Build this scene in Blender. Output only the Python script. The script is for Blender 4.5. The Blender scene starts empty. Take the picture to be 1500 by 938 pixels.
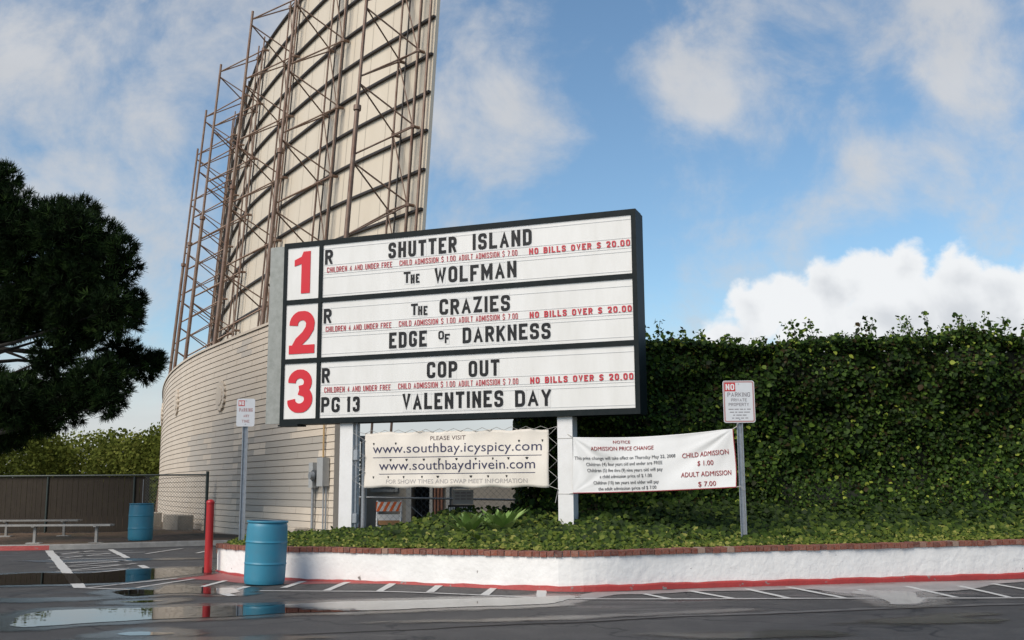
import bpy, math, random
import numpy as np
from mathutils import Vector, Matrix
R = math.radians
random.seed(7)
RNG = np.random.default_rng(11)
SC = bpy.context.scene
COL = SC.collection

# ------------------------------------------------------------------ camera
cd = bpy.data.cameras.new('camera'); cam = bpy.data.objects.new('camera', cd); COL.objects.link(cam)
cd.sensor_width = 36; cd.lens = 1523 / 1500 * 36; cd.clip_end = 3000; cd.clip_start = .05
cam.matrix_world = (Matrix.Translation((0, 0, 1.36)) @ Matrix.Rotation(R(90) + .1584, 4, 'X')
                    @ Matrix.Rotation(-.006, 4, 'Z'))
SC.camera = cam

# ------------------------------------------------------------------ sky, sun, exposure
SUN_EL, SUN_AZ = 42, 223            # azimuth clockwise from +Y (the way the camera looks)
SUN_DIR = Vector((math.sin(R(SUN_AZ)) * math.cos(R(SUN_EL)), math.cos(R(SUN_AZ)) * math.cos(R(SUN_EL)), math.sin(R(SUN_EL))))
world = bpy.data.worlds.new('World'); SC.world = world; world.use_nodes = True
def build_sky():
    nt = world.node_tree; nt.nodes.clear()
    N = lambda t: nt.nodes.new(t)
    L = nt.links.new
    def val(x):
        return x
    def math_(op, a, b=None, c=None, clamp=False):
        n = N('ShaderNodeMath'); n.operation = op; n.use_clamp = clamp
        for i, x in enumerate((a, b, c)):
            if x is None: continue
            if isinstance(x, (int, float)): n.inputs[i].default_value = x
            else: L(x, n.inputs[i])
        return n.outputs[0]
    def smooth(x, a, b):
        n = N('ShaderNodeMapRange'); n.interpolation_type = 'SMOOTHSTEP'
        L(x, n.inputs[0]); n.inputs[1].default_value = a; n.inputs[2].default_value = b
        return n.outputs[0]
    def mixc(f, a, b):
        n = N('ShaderNodeMix'); n.data_type = 'RGBA'
        if isinstance(f, (int, float)): n.inputs[0].default_value = f
        else: L(f, n.inputs[0])
        for i, x in ((6, a), (7, b)):
            if isinstance(x, tuple): n.inputs[i].default_value = (*x, 1)
            else: L(x, n.inputs[i])
        return n.outputs[2]
    def noise(vec, scale, det=8, rough=.55, dist=0., out=0):
        n = N('ShaderNodeTexNoise'); L(vec, n.inputs['Vector']); n.noise_dimensions = '3D'
        n.inputs['Scale'].default_value = scale; n.inputs['Detail'].default_value = det
        n.inputs['Roughness'].default_value = rough; n.inputs['Distortion'].default_value = dist
        return n.outputs[out]
    sky = N('ShaderNodeTexSky'); sky.sky_type = 'NISHITA'; sky.sun_disc = False
    sky.sun_elevation = R(SUN_EL); sky.sun_rotation = R(SUN_AZ)
    sky.air_density = 1.0; sky.dust_density = .6; sky.ozone_density = 1.4
    tc = N('ShaderNodeTexCoord'); sep = N('ShaderNodeSeparateXYZ'); L(tc.outputs['Generated'], sep.inputs[0])
    X, Y, Z = sep.outputs
    # direction as slopes ahead (x/y, z/y); other bearings fall back on the drifting clouds only
    Yc = math_('MAXIMUM', Y, .05)
    com = N('ShaderNodeCombineXYZ'); L(math_('DIVIDE', X, Yc), com.inputs[0]); L(math_('DIVIDE', Z, Yc), com.inputs[1])
    p = com.outputs[0]
    ahead = smooth(Y, .05, .35)
    # drifting layer: noise on a plane above the place
    Zc = math_('ADD', math_('MAXIMUM', Z, 0), .22)
    com2 = N('ShaderNodeCombineXYZ'); L(math_('DIVIDE', X, Zc), com2.inputs[0]); L(math_('DIVIDE', Y, Zc), com2.inputs[1])
    com2.inputs[2].default_value = 21.7
    q = com2.outputs[0]
    n1 = noise(q, 1.15, 6, .56, .25)
    n2 = noise(p, 8.0, 8, .62, .25)
    def blob(c, r):
        d = N('ShaderNodeVectorMath'); d.operation = 'DISTANCE'; L(p, d.inputs[0]); d.inputs[1].default_value = (*c, 0)
        return d.outputs['Value']
    g = None
    for x, z, r in GRAY:
        b = math_('EXPONENT', math_('MULTIPLY', math_('POWER', math_('DIVIDE', blob((x, z), r), r*1.2), 2.0), -.8))
        g = b if g is None else math_('ADD', g, b)
    for x, z, r in CLEAR:
        b = math_('EXPONENT', math_('MULTIPLY', math_('POWER', math_('DIVIDE', blob((x, z), r), r*1.2), 2.0), -.8))
        g = math_('SUBTRACT', g, math_('MULTIPLY', b, .62))
    g = math_('MULTIPLY', math_('MAXIMUM', math_('MINIMUM', g, 1.2), -.8), ahead)
    dens = math_('ADD', math_('MULTIPLY', n1, .95), math_('MULTIPLY', n2, 1.35))
    dens = math_('ADD', dens, math_('MULTIPLY', g, .30))
    a1 = math_('MULTIPLY', smooth(dens, 1.10, 1.66), .86)
    # bank low on the horizon
    low = math_('MULTIPLY', smooth(math_('ADD', Z, math_('MULTIPLY', n2, -.12)), .13, .0), .85)
    a1 = math_('MAXIMUM', a1, low)
    # the bright heap of cumulus ahead on the right
    f = None
    for x, z, r in CUMULUS:
        b = math_('SUBTRACT', r, blob((x, z), r))
        f = b if f is None else math_('SMOOTH_MAX', f, b, .012)
    nb = noise(p, 26, 6, .56, .2); nsh = noise(p, 15, 4, .5, .2)
    vor = N('ShaderNodeTexVoronoi'); vor.feature = 'SMOOTH_F1'; L(p, vor.inputs['Vector']); vor.inputs['Scale'].default_value = 42
    vor.inputs['Smoothness'].default_value = .5
    f2 = math_('ADD', f, math_('MULTIPLY', math_('SUBTRACT', nb, .5), .048))
    f2 = math_('SUBTRACT', f2, math_('MULTIPLY', math_('SUBTRACT', vor.outputs['Distance'], .3), .010))
    a2 = math_('MULTIPLY', smooth(f2, -.002, .011), ahead)
    # self shade of the cumulus: greyer towards its base
    sh = smooth(math_('ADD', math_('MULTIPLY', f2, 8.0), math_('MULTIPLY', math_('SUBTRACT', nsh, .5), 1.6)), .08, .62)
    sky_s = N('ShaderNodeVectorMath'); sky_s.operation = 'MULTIPLY'; L(sky.outputs[0], sky_s.inputs[0]); sky_s.inputs[1].default_value = (SKY_STR * .86, SKY_STR * 1.0, SKY_STR * 1.02)
    grey = mixc(noise(q, 2.2, 5), (.52, .53, .55), (.75, .75, .755))
    c = mixc(a1, sky_s.outputs[0], grey)
    cum = mixc(sh, (.88, .90, .92), (.66, .69, .73))
    c = mixc(a2, c, cum)
    bg = N('ShaderNodeBackground'); L(c, bg.inputs['Color']); bg.inputs['Strength'].default_value = 1.0
    o = N('ShaderNodeOutputWorld'); L(bg.outputs[0], o.inputs[0])
SKY_STR = .141
CLEAR = [(.12,.29,.06),(.39,.385,.025),(.41,.25,.035)]
GRAY = [(-.438,.363,.085),(-.477,.43,.04),(-.31,.43,.08),(-.371,.257,.05),(-.04,.41,.062),(-.02,.34,.05),(.165,.415,.04),(.20,.38,.028),
        (.26,.445,.05),(.31,.455,.05),(.356,.318,.042),(.475,.42,.065),(.50,.29,.06),(.160,.165,.045),(-.363,.12,.05),(.44,.45,.05),(-.2,.46,.06),(-.52,.26,.05)]
CUMULUS = [(.215,.130,.040),(.245,.168,.038),(.274,.178,.034),(.311,.186,.036),(.340,.196,.036),(.384,.202,.036),(.367,.160,.055),
           (.437,.199,.034),(.475,.186,.036),(.516,.176,.042),(.43,.150,.060),(.300,.135,.055),(.566,.155,.065),(.50,.130,.065),(.118,.112,.016),(.140,.120,.017),(.165,.110,.024),(.24,.09,.05),(.33,.08,.08),(.46,.08,.10),(.60,.08,.11)]
build_sky()
world.cycles.sampling_method = 'MANUAL'; world.cycles.sample_map_resolution = 512
sl = bpy.data.lights.new('sun', 'SUN'); sl.energy = 3.6; sl.angle = R(40); sl.color = (1, .90, .785)
sun = bpy.data.objects.new('sun', sl); COL.objects.link(sun)
sun.rotation_euler = SUN_DIR.to_track_quat('Z', 'Y').to_euler()
vs = SC.view_settings; vs.view_transform = 'Standard'; vs.look = 'None'; vs.exposure = 0; vs.gamma = 1; vs.use_curve_mapping = False

# ------------------------------------------------------------------ materials
def mat(name, col, rough=.6, metal=0., var=.0, vscale=3., bump=0., bscale=30., tint=None, spec=.5, col2=None, streak=None, chips=None):
    """plain procedural surface: base colour, cloudy wear towards col2, fine bump; tint = name of a per-vertex value that shifts it"""
    m = bpy.data.materials.new(name); m.use_nodes = True; nt = m.node_tree; b = nt.nodes['Principled BSDF']
    L = nt.links.new
    b.inputs['Roughness'].default_value = rough; b.inputs['Metallic'].default_value = metal
    b.inputs['Specular IOR Level'].default_value = spec
    tc = nt.nodes.new('ShaderNodeTexCoord'); src = None
    def mix(f, a, bb, mode='MIX'):
        n = nt.nodes.new('ShaderNodeMix'); n.data_type = 'RGBA'; n.blend_type = mode
        if isinstance(f, float): n.inputs[0].default_value = f
        else: L(f, n.inputs[0])
        for i, x in ((6, a), (7, bb)):
            if isinstance(x, tuple): n.inputs[i].default_value = (*x[:3], 1)
            else: L(x, n.inputs[i])
        return n.outputs[2]
    c = col
    if tint:
        at = nt.nodes.new('ShaderNodeAttribute'); at.attribute_name = 'tint'
        cr = nt.nodes.new('ShaderNodeValToRGB'); L(at.outputs['Fac'], cr.inputs[0])
        el = cr.color_ramp.elements
        while len(el) < len(tint): el.new(.5)
        for e, (pp, cc) in zip(el, tint): e.position = pp; e.color = (*cc, 1)
        c = cr.outputs[0]
    if var:
        n = nt.nodes.new('ShaderNodeTexNoise'); n.inputs['Scale'].default_value = vscale; n.inputs['Detail'].default_value = 8
        n.inputs['Roughness'].default_value = .65
        v = tc.outputs['Object']
        if streak:
            mp = nt.nodes.new('ShaderNodeMapping'); mp.inputs['Scale'].default_value = streak; L(v, mp.inputs[0]); v = mp.outputs[0]
        L(v, n.inputs['Vector'])
        mr = nt.nodes.new('ShaderNodeMapRange'); L(n.outputs[0], mr.inputs[0]); mr.inputs[1].default_value = .38; mr.inputs[2].default_value = .72
        mm = nt.nodes.new('ShaderNodeMath'); mm.operation = 'MULTIPLY'; L(mr.outputs[0], mm.inputs[0]); mm.inputs[1].default_value = var
        c = mix(mm.outputs[0], c, col2 or tuple(x * .45 for x in col[:3]))
    if chips:      # flakes and scuffs with hard edges: (size, how sparse, colour)
        n = nt.nodes.new('ShaderNodeTexNoise'); n.inputs['Scale'].default_value = chips[0]; n.inputs['Detail'].default_value = 5; n.inputs['Roughness'].default_value = .6
        L(tc.outputs['Object'], n.inputs['Vector'])
        mr = nt.nodes.new('ShaderNodeMapRange'); L(n.outputs[0], mr.inputs[0]); mr.inputs[1].default_value = chips[1]; mr.inputs[2].default_value = chips[1]+.03
        c = mix(mr.outputs[0], c, chips[2])
    if isinstance(c, tuple): b.inputs['Base Color'].default_value = (*c[:3], 1)
    else: L(c, b.inputs['Base Color'])
    if bump:
        n = nt.nodes.new('ShaderNodeTexNoise'); n.inputs['Scale'].default_value = bscale; n.inputs['Detail'].default_value = 6
        L(tc.outputs['Object'], n.inputs['Vector'])
        bp = nt.nodes.new('ShaderNodeBump'); bp.inputs['Strength'].default_value = 1; bp.inputs['Distance'].default_value = bump
        L(n.outputs[0], bp.inputs['Height']); L(bp.outputs[0], b.inputs['Normal'])
    return m

def leafmat(name, stops, rough=.45, spec=.5, trans=.25):
    m = mat(name, stops[0][1], rough, tint=stops, spec=spec)
    nt = m.node_tree; b = nt.nodes['Principled BSDF']
    t = nt.nodes.new('ShaderNodeBsdfTranslucent'); mx = nt.nodes.new('ShaderNodeMixShader'); mx.inputs[0].default_value = trans
    src = b.inputs['Base Color'].links[0].from_socket
    nt.links.new(src, t.inputs[0]); nt.links.new(b.outputs[0], mx.inputs[1]); nt.links.new(t.outputs[0], mx.inputs[2])
    nt.links.new(mx.outputs[0], nt.nodes['Material Output'].inputs[0])
    return m

def asphalt_mat():
    m = bpy.data.materials.new('wet_asphalt'); m.use_nodes = True; nt = m.node_tree; b = nt.nodes['Principled BSDF']; L = nt.links.new
    tc = nt.nodes.new('ShaderNodeTexCoord')
    def noise(sc, det=6, rough=.6, vec=None, dist=0.):
        n = nt.nodes.new('ShaderNodeTexNoise'); n.inputs['Scale'].default_value = sc; n.inputs['Detail'].default_value = det
        n.inputs['Roughness'].default_value = rough; n.inputs['Distortion'].default_value = dist
        L(vec or tc.outputs['Object'], n.inputs['Vector']); return n.outputs[0]
    def rng(x, a, bb, c, d, sm=True):
        n = nt.nodes.new('ShaderNodeMapRange'); L(x, n.inputs[0]); n.interpolation_type = 'SMOOTHSTEP' if sm else 'LINEAR'
        for i, v in enumerate((a, bb, c, d)): n.inputs[i + 1].default_value = v
        return n.outputs[0]
    def mix(f, a, bb, mode='MIX'):
        n = nt.nodes.new('ShaderNodeMix'); n.data_type = 'RGBA'; n.blend_type = mode
        if isinstance(f, float): n.inputs[0].default_value = f
        else: L(f, n.inputs[0])
        for i, x in ((6, a), (7, bb)):
            if isinstance(x, tuple): n.inputs[i].default_value = (*x, 1)
            else: L(x, n.inputs[i])
        return n.outputs[2]
    mp = nt.nodes.new('ShaderNodeMapping'); mp.inputs['Rotation'].default_value = (0, 0, R(-12)); mp.inputs['Scale'].default_value = (.35, 1.3, 1)
    L(tc.outputs['Object'], mp.inputs[0]); st = mp.outputs[0]
    big = noise(.55, 7, .6, st, .4)           # drying patches, drawn out along the traffic
    damp = rng(big, .50, .66, 0, 1)
    blot = rng(noise(.9, 5, .7, None, .6), .60, .70, 0, 1)
    grain = noise(160, 3, .7)
    agg = rng(grain, .3, .75, 0, 1, False)
    c = mix(agg, (.042, .039, .036), (.112, .105, .097))
    c = mix(rng(noise(2.4, 6), .4, .7, 0, .5), c, (.125, .116, .107))
    c = mix(rng(noise(28, 4, .75), .42, .68, 0, .6), c, (.034, .032, .031))
    c = mix(damp, c, (.030, .029, .028))
    mb = nt.nodes.new('ShaderNodeMath'); mb.operation = 'MULTIPLY'; L(blot, mb.inputs[0]); mb.inputs[1].default_value = .55
    c = mix(mb.outputs[0], c, (.04, .038, .036))
    # cracks
    vo = nt.nodes.new('ShaderNodeTexVoronoi'); vo.feature = 'DISTANCE_TO_EDGE'; vo.inputs['Scale'].default_value = .42
    add = nt.nodes.new('ShaderNodeVectorMath'); add.operation = 'ADD'; L(tc.outputs['Object'], add.inputs[0])
    nn = nt.nodes.new('ShaderNodeTexNoise'); nn.inputs['Scale'].default_value = 1.3; nn.inputs['Detail'].default_value = 5; L(tc.outputs['Object'], nn.inputs['Vector'])
    sc = nt.nodes.new('ShaderNodeVectorMath'); sc.operation = 'SCALE'; sc.inputs['Scale'].default_value = 1.1; L(nn.outputs['Color'], sc.inputs[0])
    L(sc.outputs[0], add.inputs[1]); L(add.outputs[0], vo.inputs['Vector'])
    cr = rng(vo.outputs['Distance'], .004, .012, .7, 0)
    c = mix(cr, c, (.012, .012, .012))
    L(c, b.inputs['Base Color'])
    L(rng(big, .50, .66, .58, .16), b.inputs['Roughness'])
    b.inputs['Specular IOR Level'].default_value = .35
    bp = nt.nodes.new('ShaderNodeBump'); bp.inputs['Distance'].default_value = .012; bp.inputs['Strength'].default_value = 1.
    L(grain, bp.inputs['Height']); L(bp.outputs[0], b.inputs['Normal'])
    return m

def worn_paint(name, col, amount=.5, scale=9.):
    """road paint: flakes off to bare asphalt"""
    m = bpy.data.materials.new(name); m.use_nodes = True; nt = m.node_tree; b = nt.nodes['Principled BSDF']; L = nt.links.new
    tc = nt.nodes.new('ShaderNodeTexCoord'); n = nt.nodes.new('ShaderNodeTexNoise'); n.inputs['Scale'].default_value = scale
    n.inputs['Detail'].default_value = 8; n.inputs['Roughness'].default_value = .7; L(tc.outputs['Object'], n.inputs['Vector'])
    mr = nt.nodes.new('ShaderNodeMapRange'); L(n.outputs[0], mr.inputs[0]); mr.inputs[1].default_value = amount; mr.inputs[2].default_value = amount + .1
    mx = nt.nodes.new('ShaderNodeMix'); mx.data_type = 'RGBA'; L(mr.outputs[0], mx.inputs[0])
    mx.inputs[6].default_value = (*col, 1); mx.inputs[7].default_value = (.09, .086, .083, 1)
    L(mx.outputs[2], b.inputs['Base Color']); b.inputs['Roughness'].default_value = .55
    return m

def water_mat():
    """a thin skin of rain water: mirrors the sky, lets the dark wet asphalt through"""
    m = bpy.data.materials.new('rain_water'); m.use_nodes = True; nt = m.node_tree; L = nt.links.new
    nt.nodes.remove(nt.nodes['Principled BSDF'])
    tr = nt.nodes.new('ShaderNodeBsdfTransparent'); tr.inputs[0].default_value = (.42, .41, .40, 1)
    gl = nt.nodes.new('ShaderNodeBsdfGlossy'); gl.inputs['Roughness'].default_value = .012; gl.inputs[0].default_value = (.95, .95, .95, 1)
    fr = nt.nodes.new('ShaderNodeFresnel'); fr.inputs[0].default_value = 1.45
    mx = nt.nodes.new('ShaderNodeMixShader'); L(fr.outputs[0], mx.inputs[0]); L(tr.outputs[0], mx.inputs[1]); L(gl.outputs[0], mx.inputs[2])
    L(mx.outputs[0], nt.nodes['Material Output'].inputs[0])
    tc = nt.nodes.new('ShaderNodeTexCoord'); n = nt.nodes.new('ShaderNodeTexNoise'); n.inputs['Scale'].default_value = 5; L(tc.outputs['Object'], n.inputs['Vector'])
    bp = nt.nodes.new('ShaderNodeBump'); bp.inputs['Distance'].default_value = .0006; L(n.outputs[0], bp.inputs['Height'])
    L(bp.outputs[0], gl.inputs['Normal'])
    return m

M = dict(
    asphalt=asphalt_mat(), water=water_mat(),
    line=worn_paint('worn_white_paint', (.52, .505, .47), .59, 8), line_faint=worn_paint('faded_white_paint', (.46, .44, .41), .57, 6),
    redpaint=worn_paint('worn_red_paint', (.27, .055, .05), .56, 7),
    dirt=mat('bare_dirt', (.13, .078, .045), .95, var=.9, vscale=.7, bump=.05, bscale=9, col2=(.05, .045, .02)),
    soil=mat('dark_soil', (.03, .022, .015), .95, bump=.03, bscale=20),
    block=mat('pale_concrete_block', (.44, .385, .31), .9, var=.6, vscale=4, bump=.006, bscale=60),
    concrete=mat('grey_concrete', (.30, .29, .27), .85, var=.6, vscale=5, bump=.006, bscale=60),
    red_kerb=mat('red_kerb_paint', (.35, .035, .03), .55, var=.55, vscale=7, col2=(.22, .035, .03), bump=.006, bscale=25, chips=(9, .64, (.20, .17, .155))),
    stucco=mat('white_stucco', (.82, .80, .765), .8, var=.28, vscale=3.0, col2=(.62, .59, .55), bump=.012, bscale=10, chips=(7, .70, (.22, .20, .18))),
    brick=mat('red_brick', (.22, .06, .03), .85, var=.45, vscale=30, col2=(.30, .24, .2), bump=.006, bscale=70,
              tint=[(0, (.085, .024, .016)), (.45, (.19, .046, .025)), (.85, (.25, .075, .04)), (1, (.30, .20, .15))]),
    mortar=mat('pale_mortar', (.36, .33, .30), .9, bump=.006, bscale=60),
    skirt=mat('cream_painted_wall', (.60, .525, .43), .75, var=.6, vscale=.8, col2=(.50, .42, .33), bump=.006, bscale=25),
    skirt_groove=mat('wall_groove', (.27, .215, .175), .9),
    skirt_patch=mat('grey_touch_up_paint', (.385, .35, .30), .75, var=.5, vscale=2.0, col2=(.34, .32, .285), bump=.006, bscale=25),
    skirt_patch2=mat('bluish_touch_up_and_greyer_wall', (.49, .435, .365), .75, var=.6, vscale=2.0, col2=(.42, .40, .36), bump=.006, bscale=25),
    screen=mat('cream_screen_sheet', (.65, .57, .45), .55, var=.7, vscale=.7, col2=(.57, .49, .375), streak=(1, 1, .35)),
    seam=mat('sheet_seam', (.40, .35, .28), .7),
    steel=mat('rusty_brown_steel', (.215, .150, .110), .5, var=1., vscale=2.5, col2=(.13, .06, .034), metal=.25),
    rail=mat('dark_steel_rail', (.030, .023, .019), .6),
    panel=mat('white_sign_face', (.755, .74, .705), .35, var=.6, vscale=1.6, col2=(.62, .60, .55), streak=(1.5, 1, .35)),
    tile=mat('clear_letter_tile', (.70, .685, .65), .25, var=.3, vscale=3, col2=(.62, .61, .59)),
    track=mat('letter_track', (.55, .55, .54), .35),
    frame=mat('dark_green_black_enamel', (.008, .013, .014), .5, spec=.12, var=.4, vscale=7, col2=(.03, .03, .03)),
    galv=mat('galvanised_sheet', (.30, .31, .29), .55, metal=.35, var=.8, vscale=7, col2=(.20, .21, .19)),
    galv_pole=mat('galvanised_steel', (.36, .38, .40), .45, metal=.6, var=.5, vscale=20),
    pole_dark=mat('dark_grey_steel', (.10, .11, .12), .5, metal=.5),  # plain dark steel of the meter ring and security bars
    black_letter=mat('black_letter', (.008, .008, .009), .5, spec=.25, var=.5, vscale=6, col2=(.035, .035, .035)),
    red_letter=mat('red_letter', (.50, .022, .035), .4),
    red_num=mat('red_number', (.60, .022, .035), .45, var=.3, vscale=2, col2=(.52, .04, .05), spec=.3),
    white_post=mat('white_painted_post', (.74, .73, .71), .6, var=.4, vscale=5, col2=(.6, .58, .54), bump=.003, bscale=40),
    banner=mat('cream_banner', (.77, .71, .625), .7, var=.5, vscale=2.0, col2=(.62, .56, .48)),
    banner2=mat('white_banner', (.70, .70, .69), .7, var=.4, vscale=3.0, col2=(.60, .59, .57)),
    navy=mat('navy_ink', (.035, .035, .085), .6), faded=mat('faded_ink', (.42, .39, .37), .6), brownink=mat('brown_ink', (.13, .085, .08), .6),
    greyink=mat('faded_black_ink', (.09, .09, .095), .6, var=.8, vscale=5, col2=(.33, .33, .33)),
    redink=mat('faded_red_ink', (.30, .045, .05), .6), rope=mat('rope', (.42, .40, .37), .8),
    slit=mat('slit_shadow_side', (.03, .03, .03), .8),
    drum=mat('blue_plastic', (.034, .215, .315), .42, var=.45, vscale=4, col2=(.06, .17, .23), bump=.002, bscale=14, chips=(11, .68, (.13, .22, .27))),
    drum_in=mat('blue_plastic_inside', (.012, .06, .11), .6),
    red_post=mat('red_enamel', (.38, .015, .016), .35, var=.45, vscale=7, col2=(.30, .015, .015), chips=(14, .69, (.16, .10, .09))),
    sign_white=mat('white_sign_plate', (.62, .63, .64), .45, var=.3, vscale=12, col2=(.5, .5, .5)),
    sign_red=mat('sign_red', (.50, .03, .03), .45), sign_fade=mat('faded_sign_red', (.40, .22, .21), .5), sign_grey=mat('sign_grey_print', (.22, .20, .21), .5),
    bench=mat('pale_bench_plank', (.30, .29, .27), .6, var=.5, vscale=6),
    slat=mat('brown_privacy_slat', (.024, .016, .009), .8, var=.7, vscale=5, col2=(.038, .028, .016)),
    wire=mat('fence_wire', (.16, .17, .165), .55, metal=.5), greenpost=mat('dark_green_fence_steel', (.035, .05, .045), .5),
    bldg=mat('beige_building_wall', (.33, .30, .25), .85, var=.4, vscale=1.5, bump=.003, bscale=40),
    bldg_trim=mat('grey_building_trim', (.33, .33, .31), .7), dark=mat('dark_opening', (.018, .018, .017), .7),
    window=mat('dark_window_glass', (.02, .028, .032), .12), rust=mat('rust_pipe', (.22, .10, .06), .7, var=.6, vscale=9),
    meter=mat('grey_meter_enamel', (.36, .37, .37), .5, var=.3, vscale=9), yellowpipe=mat('tan_pipe', (.42, .28, .13), .6),
    orange=mat('orange_sheet', (.70, .13, .02), .5), white=mat('white_sheet', (.7, .7, .69), .5), cone=mat('faded_orange_cone', (.45, .09, .05), .6),
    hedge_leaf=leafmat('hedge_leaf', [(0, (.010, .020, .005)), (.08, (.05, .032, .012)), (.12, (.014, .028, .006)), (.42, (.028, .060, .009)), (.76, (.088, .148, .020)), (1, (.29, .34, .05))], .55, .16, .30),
    ivy_leaf=leafmat('ivy_leaf', [(0, (.018, .034, .008)), (.4, (.055, .092, .012)), (.75, (.140, .175, .026)), (1, (.31, .30, .075))], .58, .18, .30),
    pine=leafmat('pine_needle', [(0, (.004, .008, .003)), (.5, (.013, .029, .007)), (1, (.055, .095, .020))], .75, .1, .06),
    thicket=leafmat('thicket_leaf', [(0, (.045, .060, .012)), (.5, (.115, .140, .026)), (1, (.24, .245, .06))], .8, .05, .35),
    agave=leafmat('agave_leaf', [(0, (.10, .18, .04)), (.6, (.19, .30, .075)), (1, (.33, .42, .14))], .5, .35, .15),
    hedge_core=mat('dark_hedge_core', (.010, .014, .006), .95, bump=.2, bscale=6),
    bark=mat('pine_bark', (.010, .008, .006), .95, bump=.03, bscale=15), twig=mat('green_twig', (.06, .07, .025), .8),
    cloth_dot=mat('dark_tie', (.05, .05, .05), .8),
)

# ------------------------------------------------------------------ helpers
def tag(o, label=None, cat=None, group=None, kind=None):
    if label: o['label'] = label
    if cat: o['category'] = cat
    if group: o['group'] = group
    if kind: o['kind'] = kind
    return o
ROOTM = {}
def thing(name, label, cat, loc=(0, 0, 0), rz=0., group=None):
    o = bpy.data.objects.new(name, None); COL.objects.link(o); o.location = loc; o.rotation_euler = (0, 0, rz)
    o.empty_display_size = .2
    ROOTM[o.name] = (Matrix.Translation(loc) @ Matrix.Rotation(rz, 4, 'Z'))
    return tag(o, label, cat, group)

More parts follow.
